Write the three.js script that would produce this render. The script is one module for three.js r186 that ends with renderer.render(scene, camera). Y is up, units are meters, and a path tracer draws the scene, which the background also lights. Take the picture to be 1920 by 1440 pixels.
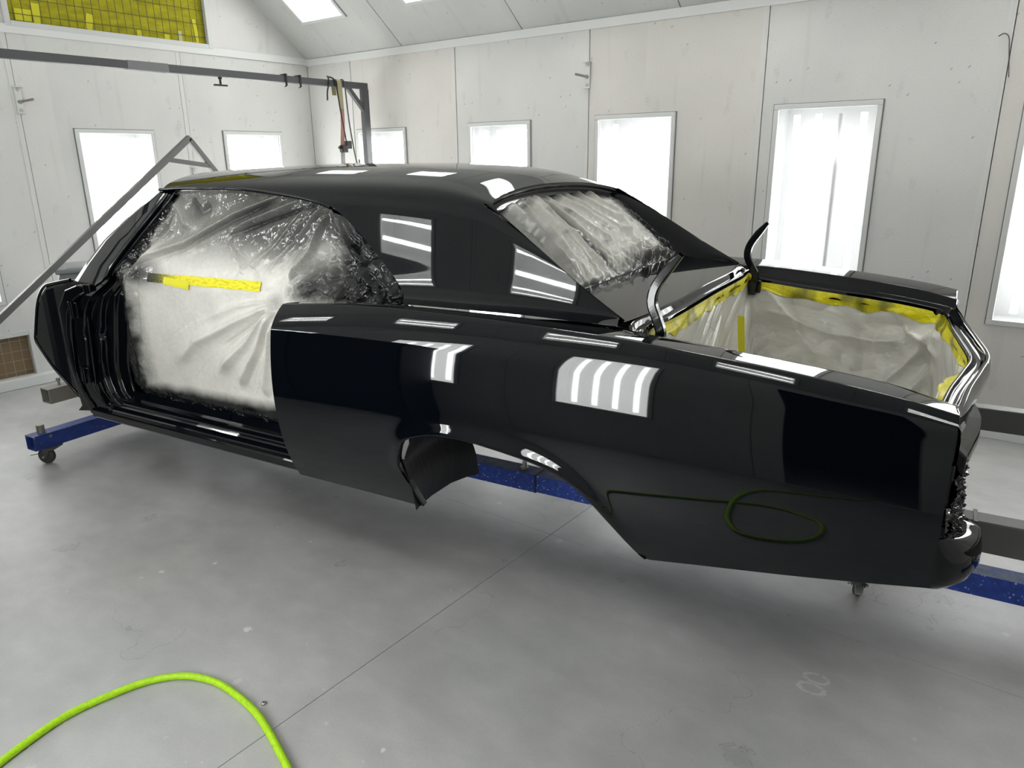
import * as THREE from 'three';
import { RoundedBoxGeometry } from 'three/addons/geometries/RoundedBoxGeometry.js';
import { mergeGeometries } from 'three/addons/utils/BufferGeometryUtils.js';
import { RectAreaLightUniformsLib } from 'three/addons/lights/RectAreaLightUniformsLib.js';
import { createNoise2D, createNoise3D } from 'simplex-noise';

// ---------------------------------------------------------------- camera, light, exposure
RectAreaLightUniformsLib.init();
const scene = new THREE.Scene();
const D2R = Math.PI / 180;
const camera = new THREE.PerspectiveCamera(2 * Math.atan(720 / 1375.4) / D2R, 4 / 3, 0.05, 60);
camera.position.set(0, 1.564, 0);
camera.rotation.set(-16.995 * D2R, 37.383 * D2R, -0.697 * D2R, 'YXZ');
scene.add(camera);
scene.background = new THREE.Color(0x000000);
const renderer = new THREE.WebGLRenderer({ antialias: true });
renderer.toneMapping = THREE.LinearToneMapping;
renderer.toneMappingExposure = 1.07;
renderer.shadowMap.enabled = true;
const WALL_LIGHT = 3.6, NEAR_LIGHT = 8.5, HIP_LIGHT = 2.4;   // radiance of the light panels: far walls, doorway wall, sloped ceiling
const LIGHT_TINT = new THREE.Color().setRGB(0.97, 1.0, 0.98);

// ---------------------------------------------------------------- helpers
function mulberry(a) { return () => { a |= 0; a = a + 0x6D2B79F5 | 0; let t = Math.imul(a ^ a >>> 15, 1 | a); t = t + Math.imul(t ^ t >>> 7, 61 | t) ^ t; return ((t ^ t >>> 14) >>> 0) / 4294967296; }; }
const rnd = mulberry(20240), n2 = createNoise2D(mulberry(7)), n3 = createNoise3D(mulberry(11));
const lerp = (a, b, t) => a + (b - a) * t, clamp = (x, a = 0, b = 1) => Math.min(b, Math.max(a, x));
const sm = (a, b, x) => { const t = clamp((x - a) / (b - a)); return t * t * (3 - 2 * t); };
const fbm = (x, y, o = 4) => { let s = 0, a = 0.5; for (let i = 0; i < o; i++) { s += a * n2(x, y); x = x * 2.03 + 7.1; y = y * 2.03 - 3.7; a *= 0.5; } return s; };
const ridged = (x, y, o = 3) => { let s = 0, a = 0.55; for (let i = 0; i < o; i++) { s += a * (1 - Math.abs(n2(x, y)) * 2); x = x * 2.1 + 3.3; y = y * 2.1 + 1.7; a *= 0.5; } return s; };
// smooth table: monotone cubic through [x, y] pairs
function table(pts) {
  const n = pts.length, xs = pts.map((p) => p[0]), ys = pts.map((p) => p[1]), d = [], m = [];
  for (let i = 0; i < n - 1; i++) d.push((ys[i + 1] - ys[i]) / (xs[i + 1] - xs[i]));
  for (let i = 0; i < n; i++) m.push(i === 0 ? d[0] : i === n - 1 ? d[n - 2] : d[i - 1] * d[i] <= 0 ? 0 : 2 * d[i - 1] * d[i] / (d[i - 1] + d[i]));
  return (x) => {
    if (x <= xs[0]) return ys[0] + m[0] * (x - xs[0]);
    if (x >= xs[n - 1]) return ys[n - 1] + m[n - 1] * (x - xs[n - 1]);
    let i = 0; while (x > xs[i + 1]) i++;
    const h = xs[i + 1] - xs[i], t = (x - xs[i]) / h, t2 = t * t, t3 = t2 * t;
    return (2 * t3 - 3 * t2 + 1) * ys[i] + (t3 - 2 * t2 + t) * h * m[i] + (-2 * t3 + 3 * t2) * ys[i + 1] + (t3 - t2) * h * m[i + 1];
  };
}
const fit = (f, x0, x1, w = 0.08) => (x) => { let s = 0, k = 0; for (let i = -3; i <= 3; i++) { const g = 1 - Math.abs(i) / 4; s += g * f(x + i * w / 3); k += g; } return s / k; };
const range = (a, b, n) => Array.from({ length: n + 1 }, (_, i) => a + (b - a) * i / n);
// distance to a closed outline, positive inside
function polySDF(poly) {
  return (x, y) => {
    let d = 1e9, c = false;
    for (let i = 0, j = poly.length - 1; i < poly.length; j = i++) {
      const [xi, yi] = poly[i], [xj, yj] = poly[j], ex = xj - xi, ey = yj - yi, wx = x - xi, wy = y - yi;
      const t = clamp((wx * ex + wy * ey) / (ex * ex + ey * ey || 1e-9)), dx = wx - ex * t, dy = wy - ey * t;
      d = Math.min(d, dx * dx + dy * dy);
      if ((yi > y) !== (yj > y) && x < (xj - xi) * (y - yi) / (yj - yi) + xi) c = !c;
    }
    return (c ? 1 : -1) * Math.sqrt(d);
  };
}
function lineDist(pts, x, y) {
  let d = 1e9, at = 0;
  for (let i = 0; i < pts.length - 1; i++) {
    const [x0, y0] = pts[i], [x1, y1] = pts[i + 1], ex = x1 - x0, ey = y1 - y0, t = clamp(((x - x0) * ex + (y - y0) * ey) / (ex * ex + ey * ey));
    const q = Math.hypot(x - x0 - ex * t, y - y0 - ey * t);
    if (q < d) { d = q; at = i + t; }
  }
  return [d, at / (pts.length - 1)];
}
// A surface over (u, v), cut by inside(u, v) > 0 with clean edges; normals from the surface itself
function patch(us, vs, P, inside, flip = false, uvf) {
  const nu = us.length, nv = vs.length, pos = [], nor = [], uv = [], idx = [], F = inside ? new Float64Array(nu * nv) : null, at = new Map();
  if (F) for (let j = 0; j < nv; j++) for (let i = 0; i < nu; i++) F[j * nu + i] = inside(us[i], vs[j]);
  const a = new THREE.Vector3(), b = new THREE.Vector3();
  function vert(key, u, v) {
    if (at.has(key)) return at.get(key);
    const e = 2e-3, p = P(u, v), pu0 = P(u - e, v), pu1 = P(u + e, v), pv0 = P(u, v - e), pv1 = P(u, v + e);
    a.set(pu1[0] - pu0[0], pu1[1] - pu0[1], pu1[2] - pu0[2]); b.set(pv1[0] - pv0[0], pv1[1] - pv0[1], pv1[2] - pv0[2]);
    a.cross(b).normalize(); if (flip) a.negate();
    pos.push(...p); nor.push(a.x, a.y, a.z); uv.push(...(uvf ? uvf(u, v, p) : [u, v]));
    const n = pos.length / 3 - 1; at.set(key, n); return n;
  }
  const V = (i, j) => vert(j * nu + i, us[i], vs[j]);
  function edge(i0, j0, i1, j1) {
    const f0 = F[j0 * nu + i0], f1 = F[j1 * nu + i1], t = f0 / (f0 - f1), A = j0 * nu + i0, B = j1 * nu + i1;
    return vert('e' + Math.min(A, B) + '_' + Math.max(A, B), lerp(us[i0], us[i1], t), lerp(vs[j0], vs[j1], t));
  }
  const tri = (x, y, z) => flip ? idx.push(x, z, y) : idx.push(x, y, z);
  for (let j = 0; j < nv - 1; j++) for (let i = 0; i < nu - 1; i++) {
    const c = [[i, j], [i + 1, j], [i + 1, j + 1], [i, j + 1]];
    if (!F) { const q = c.map((x) => V(...x)); tri(q[0], q[1], q[2]); tri(q[0], q[2], q[3]); continue; }
    const s = c.map(([x, y]) => F[y * nu + x] > 0);
    if (!s.some(Boolean)) continue;
    const q = [];
    for (let k = 0; k < 4; k++) { const k1 = (k + 1) % 4; if (s[k]) q.push(V(...c[k])); if (s[k] !== s[k1]) q.push(edge(...c[k], ...c[k1])); }
    for (let k = 1; k < q.length - 1; k++) tri(q[0], q[k], q[k + 1]);
  }
  const g = new THREE.BufferGeometry();
  g.setAttribute('position', new THREE.Float32BufferAttribute(pos, 3)); g.setAttribute('normal', new THREE.Float32BufferAttribute(nor, 3)); g.setAttribute('uv', new THREE.Float32BufferAttribute(uv, 2)); g.setIndex(idx);
  return g;
}
// skin between rows of points (all rows equally long)
function loft(rows, closed = false, crease = false) {
  const m = rows[0].length, pos = [], uv = [], idx = [];
  rows.forEach((r, i) => r.forEach((p, j) => { pos.push(...p); uv.push(i / (rows.length - 1), j / (m - 1)); }));
  for (let i = 0; i < rows.length - 1; i++) for (let j = 0; j < (closed ? m : m - 1); j++) { const k = (j + 1) % m, A = i * m + j, B = i * m + k, C = A + m, D = B + m; idx.push(A, B, D, A, D, C); }
  let g = new THREE.BufferGeometry();
  g.setAttribute('position', new THREE.Float32BufferAttribute(pos, 3)); g.setAttribute('uv', new THREE.Float32BufferAttribute(uv, 2)); g.setIndex(idx);
  if (crease) g = g.toNonIndexed();
  g.computeVertexNormals();
  return crease && typeof crease === 'number' ? g : g;
}
function merge(list) {
  const l = list.map((g) => { const h = g.index ? g.toNonIndexed() : g; for (const k of Object.keys(h.attributes)) if (!['position', 'normal', 'uv'].includes(k)) h.deleteAttribute(k); if (!h.attributes.uv) h.setAttribute('uv', new THREE.Float32BufferAttribute(new Float32Array(h.attributes.position.count * 2), 2)); if (!h.attributes.normal) h.computeVertexNormals(); return h; });
  return l.length === 1 ? l[0] : mergeGeometries(l);
}
function box(sx, sy, sz, x = 0, y = 0, z = 0, r = 0) { const g = r > 0 ? new RoundedBoxGeometry(sx, sy, sz, 2, r) : new THREE.BoxGeometry(sx, sy, sz); return g.translate(x, y, z); }
const B3 = (x0, x1, y0, y1, z0, z1, r = 0) => box(x1 - x0, y1 - y0, z1 - z0, (x0 + x1) / 2, (y0 + y1) / 2, (z0 + z1) / 2, r);
const V3 = (p) => new THREE.Vector3(...p);
function tube(pts, r, seg = 40, rs = 8, closed = false, tension = 0.5) { return new THREE.TubeGeometry(new THREE.CatmullRomCurve3(pts.map(V3), closed, 'catmullrom', tension), seg, r, rs, closed); }
function bar(p, q, w, h, r = 0.004) {              // rectangular bar from p to q, h measured in the vertical plane
  const a = V3(p), b = V3(q), L = a.distanceTo(b), g = r > 0 ? new RoundedBoxGeometry(w, h, L, 2, r) : new THREE.BoxGeometry(w, h, L);
  const z = b.clone().sub(a).normalize(), up = Math.abs(z.y) > 0.99 ? new THREE.Vector3(1, 0, 0) : new THREE.Vector3(0, 1, 0), x = up.clone().cross(z).normalize(), y = z.clone().cross(x);
  return g.applyMatrix4(new THREE.Matrix4().makeBasis(x, y, z).setPosition(a.add(b).multiplyScalar(0.5)));
}
function cyl(p, q, r, n = 16, r2 = r) {
  const a = V3(p), b = V3(q), L = a.distanceTo(b), g = new THREE.CylinderGeometry(r2, r, L, n);
  return g.applyQuaternion(new THREE.Quaternion().setFromUnitVectors(new THREE.Vector3(0, 1, 0), b.clone().sub(a).normalize())).translate(...a.add(b).multiplyScalar(0.5).toArray());
}
function hollow(p, q, w, h, t) {                   // open square tube
  const a = V3(p), b = V3(q), L = a.distanceTo(b), s = new THREE.Shape([[-w / 2, -h / 2], [w / 2, -h / 2], [w / 2, h / 2], [-w / 2, h / 2]].map((c) => new THREE.Vector2(...c)));
  s.holes.push(new THREE.Path([[-w / 2 + t, -h / 2 + t], [-w / 2 + t, h / 2 - t], [w / 2 - t, h / 2 - t], [w / 2 - t, -h / 2 + t]].map((c) => new THREE.Vector2(...c))));
  const g = new THREE.ExtrudeGeometry(s, { depth: L, bevelEnabled: false }), z = b.clone().sub(a).normalize(), x = new THREE.Vector3(0, 1, 0).cross(z).normalize();
  return g.applyMatrix4(new THREE.Matrix4().makeBasis(x, z.clone().cross(x), z).setPosition(a));
}
function prism(pts, d, at = 0, bevel = 0) {         // outline in x, y pushed along z
  const g = new THREE.ExtrudeGeometry(new THREE.Shape(pts.map((p) => new THREE.Vector2(...p))), { depth: d - 2 * bevel, bevelEnabled: bevel > 0, bevelSize: bevel, bevelThickness: bevel, bevelOffset: -bevel, bevelSegments: 3, curveSegments: 8 });
  return g.translate(0, 0, at + bevel);
}
const used = {};
function numbered(n) { used[n] = (used[n] ?? -1) + 1; return used[n] ? `${n}_${String(used[n]).padStart(3, '0')}` : n; }
function shadow(o) { o.castShadow = o.receiveShadow = true; return o; }
function tag(o, label, category, group, kind) { o.userData.label = label; if (category) o.userData.category = category; if (group) o.userData.group = group; if (kind) o.userData.kind = kind; return o; }
function part(name, geo, mat, parent, label) { const m = shadow(new THREE.Mesh(Array.isArray(geo) ? merge(geo) : geo, mat)); m.name = name; parent.add(m); if (label) m.userData.label = label; return m; }
function thing(name, label, category, at = [0, 0, 0], turn = 0, group, kind) { const g = new THREE.Group(); g.name = numbered(name); g.position.set(...at); g.rotation.order = 'YXZ'; g.rotation.y = turn; scene.add(g); return tag(g, label, category, group, kind); }
function single(name, geo, mat, label, category, at = [0, 0, 0], group, turn = 0) { const m = shadow(new THREE.Mesh(Array.isArray(geo) ? merge(geo) : geo, mat)); m.name = numbered(name); m.position.set(...at); m.rotation.y = turn; scene.add(m); return tag(m, label, category, group); }
function dataTex(w, h, f, srgb = true, rep) {       // f(x, y) in 0..1 gives [r, g, b] in 0..1 (linear when srgb is false)
  const d = new Uint8Array(w * h * 4);
  for (let j = 0; j < h; j++) for (let i = 0; i < w; i++) { const c = f((i + 0.5) / w, (j + 0.5) / h), k = (j * w + i) * 4; for (let q = 0; q < 3; q++) d[k + q] = clamp(c[q]) * 255; d[k + 3] = 255; }
  const t = new THREE.DataTexture(d, w, h); t.magFilter = THREE.LinearFilter; t.minFilter = THREE.LinearMipmapLinearFilter; t.generateMipmaps = true; t.wrapS = t.wrapT = THREE.RepeatWrapping; if (srgb) t.colorSpace = THREE.SRGBColorSpace; t.needsUpdate = true;
  return t;
}
const lin = (r, g, b) => new THREE.Color().setRGB(r, g, b);
const std = (c, rough, o = {}) => new THREE.MeshPhysicalMaterial({ color: c, roughness: rough, ...o });

// ---------------------------------------------------------------- materials
const wallTex = (seed, warm) => dataTex(1024, 1024, (x, y) => {
  const u = x * 2.5, v = y * 2.5, blotch = fbm(u * 0.9 + seed, v * 0.9, 4) * 0.035, fine = n2(u * 60 + seed, v * 60) * 0.008;
  const streak = Math.max(0, n2(u * 9 + seed, v * 0.7) - 0.62) * 0.07, scuff = Math.max(0, n2(u * 6 + seed * 3, v * 3.2) - 0.72) * 0.25 * (0.5 + 0.5 * n2(u * 40, v * 40));
  const speck = n2(u * 26 + seed * 9, v * 26) > 0.92 ? 0.2 : 0;
  const k = 0.93 + blotch + fine - streak - scuff - speck;
  return [k, k * (1 - 0.006 * warm), k * (1 - 0.015 * warm - Math.max(0, blotch) * 0.2)];
});
const wallMapA = wallTex(3.1, 0.9), wallMapB = wallTex(41.7, 1.4);
const M = {
  wallA: std(lin(0.76, 0.765, 0.755), 0.55, { map: wallMapA }),
  wallB: std(lin(0.76, 0.75, 0.73), 0.55, { map: wallMapB }),
  trim: std(lin(0.73, 0.735, 0.725), 0.5),
  seal: std(lin(0.2, 0.2, 0.2), 0.8),
  ceil: std(lin(0.66, 0.675, 0.665), 0.6, { map: wallMapA }),
  dark: std(lin(0.012, 0.013, 0.015), 0.8),
  frame: std(lin(0.62, 0.63, 0.62), 0.5),
  glass: std(lin(1, 1, 1), 0.12, { transmission: 1, thickness: 0, ior: 1.45 }),
  reflector: std(lin(0.45, 0.46, 0.46), 0.6, { emissive: lin(0.85, 0.88, 0.87), emissiveIntensity: 0.08 }),
  tubeOn: std(lin(0.9, 0.9, 0.9), 0.5, { emissive: lin(1, 1, 1), emissiveIntensity: 7 }),
  tubeNear: std(lin(0.9, 0.9, 0.9), 0.5, { emissive: lin(1, 1, 1), emissiveIntensity: 16 }),
  tubeHip: std(lin(0.9, 0.9, 0.9), 0.5, { emissive: lin(1, 1, 0.97), emissiveIntensity: 30 }),
  tubeOff: std(lin(0.55, 0.56, 0.56), 0.4),
  paint: std(lin(0.0010, 0.0018, 0.0034), 0.025, { ior: 1.5 }),
  jamb: std(lin(0.0012, 0.0018, 0.003), 0.08, { ior: 1.5 }),
  under: std(lin(0.004, 0.005, 0.007), 0.4, { bumpMap: dataTex(256, 256, (x, y) => { const k = 0.5 + 0.5 * fbm(x * 14, y * 14, 3); return [k, k, k]; }, false), bumpScale: 0.001 }),
  blue: null, greyTop: null,
  steel: std(lin(0.085, 0.085, 0.09), 0.5, { metalness: 0.2 }),
  railGrey: std(lin(0.1, 0.1, 0.095), 0.55),
  rawSteel: std(lin(0.26, 0.24, 0.2), 0.5, { metalness: 0.5 }),
  rubber: std(lin(0.05, 0.05, 0.048), 0.75),
  zinc: std(lin(0.42, 0.41, 0.38), 0.4, { metalness: 0.8 }),
  tape: std(lin(0.72, 0.66, 0.015), 0.6),
  tapeOld: std(lin(0.34, 0.31, 0.035), 0.65),
  black: std(lin(0.012, 0.012, 0.013), 0.5),
};
function speckle(base, dots, n, seed) {
  const r = mulberry(seed), pts = Array.from({ length: n }, () => [r(), r(), 0.002 + r() * r() * 0.008]);
  return dataTex(512, 512, (x, y) => { let k = 0; for (const [a, b, s] of pts) { const d = (x - a) ** 2 + (y - b) ** 2; if (d < s * s) { k = 1; break; } } const g = 0.85 + 0.2 * fbm(x * 9, y * 9, 3); return base.map((c, i) => lerp(c * g, dots[i], k)); });
}
M.blue = std(lin(1, 1, 1), 0.55, { map: speckle([0.15, 0.29, 0.68], [0.62, 0.68, 0.82], 380, 5) });
M.greyTop = std(lin(1, 1, 1), 0.8, { map: dataTex(512, 512, (x, y) => { const d = 0.72 + 0.5 * fbm(x * 7, y * 7, 4) + 0.25 * n2(x * 70, y * 70), t = clamp(d), g = 0.9 + 0.15 * n2(x * 120, y * 120); return [lerp(0.15, 0.50 * g, t), lerp(0.29, 0.50 * g, t), lerp(0.68, 0.49 * g, t)]; }) });
M.blueWorn = std(lin(1, 1, 1), 0.6, { map: speckle([0.14, 0.25, 0.57], [0.42, 0.43, 0.5], 300, 9) });

// ---------------------------------------------------------------- the room
const XB = -6.05, ZR = -4.80, ZN = 0.55, XE = 2.3, YT = 2.484, YC = 3.13;
const PHI = Math.atan(0.794), HIPL = (YC - YT) / Math.sin(PHI);            // hip slope and its length
// floor: four slabs with saw-cut joints between them
const chips = Array.from({ length: 70 }, () => { const s = 0.01 + rnd() ** 3 * 0.05; return [lerp(XB, XE, rnd()), lerp(ZR, ZN, rnd()), s, rnd() * 9]; });
const specks = Array.from({ length: 420 }, () => [lerp(XB, XE, rnd()), lerp(ZR, ZN, rnd()), 0.0025 + rnd() ** 4 * 0.016, rnd()]);
for (let i = 0; i < 90; i++) specks.push([-1.9 + rnd() * 1.5, -1.15 + rnd() * 0.7, 0.002 + rnd() ** 3 * 0.012, rnd()]);
const cellMap = new Map();
const cellKey = (x, z) => Math.floor(x * 4) + ',' + Math.floor(z * 4);
for (const [kind, list] of [['c', chips], ['s', specks]]) for (const q of list) for (let i = -1; i <= 1; i++) for (let j = -1; j <= 1; j++) { const k = cellKey(q[0] + i * 0.25, q[1] + j * 0.25); if (!cellMap.has(k)) cellMap.set(k, []); cellMap.get(k).push([kind, ...q]); }
const FW = XE - XB, FD = ZN - ZR;
const floorMap = dataTex(2048, 1408, (u, v) => {
  const x = XB + u * FW, z = ZR + v * FD;
  let k = 0.95 + 0.06 * fbm(x * 0.9, z * 0.9, 5) + 0.045 * fbm(x * 4 + 4, z * 6, 4) + 0.02 * Math.max(0, fbm(x * 2.2 + z * 1.5, z * 9, 4)) + 0.016 * n2(x * 90, z * 90);
  const warm = 0.012 * fbm(x * 0.6 + 9, z * 0.6, 3) + 0.006;
  const scratch = Math.max(0, n2(x * 3.1 + z * 14, z * 2.2 - x * 5) - 0.75) * 0.12 * Math.max(0, fbm(x * 2, z * 2, 2) + 0.2);
  k += scratch;
  const crack = Math.abs(fbm(x * 0.55 + 20, z * 0.55, 5)); if (crack < 0.0022 && fbm(x * 0.8, z * 0.8 + 30, 2) > 0.12) k -= 0.09;
  let white = 0;
  for (const q of cellMap.get(cellKey(x, z)) ?? []) {
    const d = Math.hypot(x - q[1], z - q[2]);
    if (q[0] === 'c') { const r = q[3] * (1 + 0.55 * n2(x * 26 + q[4], z * 26)), e = r - d; if (e > 0) k += e < 0.004 ? -0.13 : -0.03; }
    else if (d < q[3] * (1 + 0.4 * n2(x * 120, z * 120))) white = Math.max(white, q[4] > 0.8 ? 0.2 : q[4] > 0.3 ? 0.08 : -0.14);
  }
  // two chalky rings and a rubbed trail left on the paint beside the spine caster
  const rx = x + 0.42, rz = z + 2.1, ring = Math.abs(Math.hypot(rx, rz * 1.6) - 0.035) < 0.007 || Math.abs(Math.hypot(rx, (rz - 0.055) * 1.6) - 0.037) < 0.008;
  if (ring && n2(x * 60, z * 60) > -0.5) white = Math.max(white, 0.12);
  k += white;
  return [k * (1 + warm), k, k * (1 - warm * 0.4)].map((c) => c * 0.86);
});
M.floor = std(lin(0.62, 0.625, 0.622), 0.42, { map: floorMap });
const floor = thing('floor', 'grey painted concrete floor with saw-cut joints, chips and paint specks', null, [0, 0, 0], 0, null, 'structure');
const JX = -1.612, JZ = -2.376;
function slab(x0, x1, z0, z1) {
  const g = B3(x0, x1, -0.12, 0, z0, z1), p = g.attributes.position, uv = g.attributes.uv;
  for (let i = 0; i < p.count; i++) uv.setXY(i, (p.getX(i) - XB) / FW, (p.getZ(i) - ZR) / FD);
  return g;
}
for (const [x0, x1] of [[XB - 0.4, JX - 0.0011], [JX + 0.0011, XE + 0.4]]) for (const [z0, z1] of [[ZR - 0.4, JZ - 0.001], [JZ + 0.001, ZN + 2.4]]) part('slab', slab(x0, x1, z0, z1), M.floor, floor);
part('sub_base', B3(XB - 0.4, XE + 0.4, -0.2, -0.125, ZR - 0.4, ZN + 2.4), M.seal, floor);

// wall panels: local x along the wall, y up, z out of the wall into the room
function panel(u0, u1, y0, y1, holes = [], t = 0.05) {
  const s = new THREE.Shape([[u0, y0], [u1, y0], [u1, y1], [u0, y1]].map((c) => new THREE.Vector2(...c)));
  for (const [a, b, c, d] of holes) s.holes.push(new THREE.Path([[a, c], [a, d], [b, d], [b, c]].map((q) => new THREE.Vector2(...q))));
  const g = new THREE.ExtrudeGeometry(s, { depth: t, bevelEnabled: false }).translate(0, 0, -t), uv = g.attributes.uv;
  for (let i = 0; i < uv.count; i++) uv.setXY(i, uv.getX(i) / 2.5, uv.getY(i) / 2.5);
  return g;
}
const GAP = 0.0022;
function wall(name, label, at, turn, tilt, seams, y0, y1, holes, mats, battens = true) {
  const w = thing(name, label, null, at, turn, null, 'structure'); w.rotation.x = tilt;
  for (let i = 0; i < seams.length - 1; i++) {
    const a = seams[i], b = seams[i + 1], h = holes.filter(([p, q]) => (p + q) / 2 > a && (p + q) / 2 < b);
    part('panel', panel(a + GAP, b - GAP, y0, y1, h), mats[i % mats.length], w);
    if (battens && i) part('batten', B3(a - 0.036, a - 0.0025, y0, y1 - 0.004, -0.001, 0.0035), mats[0], w);
  }
  return w;
}
const winR = [[-5.42, -4.79, 0.655, 1.842], [-4.08, -3.458, 0.655, 1.85], [-2.886, -2.265, 0.655, 1.857], [-1.613, -1.0, 0.655, 1.866], [-0.33, 0.29, 0.655, 1.866]];
const seamsR = [XB, -5.45, -4.2, -2.945, -1.69, -0.433, 0.82, XE];
const wr = wall('wall_right', 'long off-white booth wall of upright panels with lit windows', [0, 0, ZR], 0, 0, seamsR, 0, YT, winR, [M.wallA, M.wallB]);
part('backing', B3(XB - 0.3, XE + 0.3, -0.1, YT + 0.1, -0.5, -0.42), M.dark, wr);
// back wall: local x = -z
const winB = [[2.616, 3.217, 0.62, 1.822], [3.834, 4.437, 0.62, 1.832], [1.345, 1.946, 0.61, 1.82]];
const ventHole = [1.2, 2.045, 0.075, 0.372];
const wb = wall('wall_back', 'off-white booth end wall with lit windows below a yellow filter', [XB, 0, 0], Math.PI / 2, 0, [-ZN, 1.03, 2.28, 3.53, -ZR], 0, 2.452, [...winB, ventHole], [M.wallA]);
part('backing', B3(-ZN - 0.3, -ZR + 0.3, -0.1, YC + 0.3, -0.5, -0.42), M.dark, wb);
{ // gable above the belt with the filter opening
  const s = new THREE.Shape([[-ZN, 2.452], [-ZR, 2.452], [-ZR, YT], [-ZR - (YC - YT) / 0.794, YC], [-ZN + (YC - YT) / 0.794, YC], [-ZN, YT]].map((c) => new THREE.Vector2(...c)));
  for (const [a, b] of [[2.325, 3.797], [0.75, 2.22]]) s.holes.push(new THREE.Path([[a, 2.514], [a, 3.04], [b, 3.04], [b, 2.514]].map((q) => new THREE.Vector2(...q))));
  const g = new THREE.ExtrudeGeometry(s, { depth: 0.05, bevelEnabled: false }).translate(0, 0, -0.05); for (let i = 0, uv = g.attributes.uv; i < uv.count; i++) uv.setXY(i, uv.getX(i) / 2.5, uv.getY(i) / 2.5);
  part('gable', g, M.wallA, wb);
  part('belt', B3(-ZN, -ZR, 2.432, 2.492, 0, 0.012, 0.003), M.trim, wb);
}
part('belt', B3(XB, XE, 2.424, YT, 0, 0.012, 0.003), M.trim, wr);
// baseboards
tag(single('baseboard_back', B3(-ZN, -ZR, 0, 0.075, 0, 0.07, 0.006).rotateY(Math.PI / 2), M.trim, 'white kerb along the foot of the end wall', null, [XB, 0, 0]), 'white kerb along the foot of the end wall', null, null, 'structure');
tag(single('baseboard_right', B3(XB, XE, 0, 0.07, 0, 0.012, 0.003), M.trim, '', null, [0, 0, ZR]), 'white skirting along the foot of the long wall', null, null, 'structure');
// wall behind the photographer, with the open doorway and the dark shop beyond it
const winN = [[-1.79, -1.18, 0.655, 1.86], [-3.045, -2.425, 0.655, 1.86], [-4.3, -3.68, 0.655, 1.86], [-5.555, -4.935, 0.655, 1.86]].map(([a, b, c, d]) => [-b, -a, c, d]);
const doorHole = [-0.34, 0.45, 0.004, 2.1];
const wl = wall('wall_left', 'off-white booth wall with an open doorway', [0, 0, ZN], Math.PI, 0, [-XE, -0.6, 0.62, 2.1, 3.36, 4.6, -XB], 0, YT, [...winN, doorHole], [M.wallA], false);
const shop = thing('door_1', 'open doorway to a dark workshop behind the camera', null, [0, 0, ZN], 0, null, 'structure');
part('dark_room', [B3(-2, 2, 0, 2.6, 1.9, 2.0), B3(-2.1, -2, 0, 2.6, 0.06, 2), B3(2, 2.1, 0, 2.6, 0.06, 2), B3(-2.1, 2.1, 2.6, 2.7, 0.06, 2)], M.dark, shop);
const low = thing('tool_cabinet', 'low dark cabinet against the booth wall opposite the car door opening', 'cabinet', [-4.22, 0, ZN - 0.23]);
part('body', B3(-1.62, 1.62, 0.06, 1.5, -0.2, 0.2, 0.01), M.dark, low);
part('plinth', B3(-1.58, 1.58, 0, 0.06, -0.17, 0.19), M.black, low);
for (let i = 0; i < 4; i++) part('cabinet_door', B3(-1.6 + i * 0.8 + 0.01, -0.82 + i * 0.8 + 0.01, 0.09, 1.47, -0.215, -0.2, 0.004), M.dark, low);
wall('wall_front', 'plain off-white booth end wall behind the car', [XE, 0, 0], -Math.PI / 2, 0, [ZR, -3.5, -2.1, -0.8, ZN], 0, YC, [], [M.wallA], false);
// ceiling: two sloped hips with lights and a flat field
const NEAR_SHIFT = 0.22;
const hipX = [-5.40, -4.15, -2.895, -1.64, -0.385, 0.87].map((x) => x);
const hipHoles = hipX.map((x) => [x - 0.285, x + 0.285, 0.37, 0.85]);
wall('ceiling', 'sloped white ceiling along the long wall with light panels', [0, YT, ZR], 0, Math.PI / 2 - PHI, [XB - 0.05, -4.78, -3.53, -2.27, -1.02, 0.24, XE], 0, HIPL + 0.02, hipHoles, [M.ceil]);
wall('ceiling', 'sloped white ceiling above the doorway wall', [0, YT, ZN], Math.PI, Math.PI / 2 - PHI, [-XE, -0.24, 1.02, 2.27, 3.53, 4.78, -XB + 0.05].map((u, i, l) => i && i < l.length - 1 ? u + NEAR_SHIFT : u), 0, HIPL + 0.02, hipHoles.map(([a, b, c, d]) => [-b + NEAR_SHIFT, -a + NEAR_SHIFT, c, d]), [M.ceil]);
const zf0 = ZR + (YC - YT) / 0.794 - 0.02, zf1 = ZN - (YC - YT) / 0.794 + 0.02;
tag(single('ceiling', B3(XB - 0.1, XE + 0.1, YC, YC + 0.08, zf0, zf1), M.ceil, '', null), 'flat white ceiling of the booth', null, null, 'structure');
tag(single('ceiling', B3(XB - 0.6, XE + 0.6, YC + 0.45, YC + 0.5, ZR - 0.6, ZN + 0.6), M.dark, '', null), 'dark outer roof over the booth', null, null, 'structure');

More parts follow.
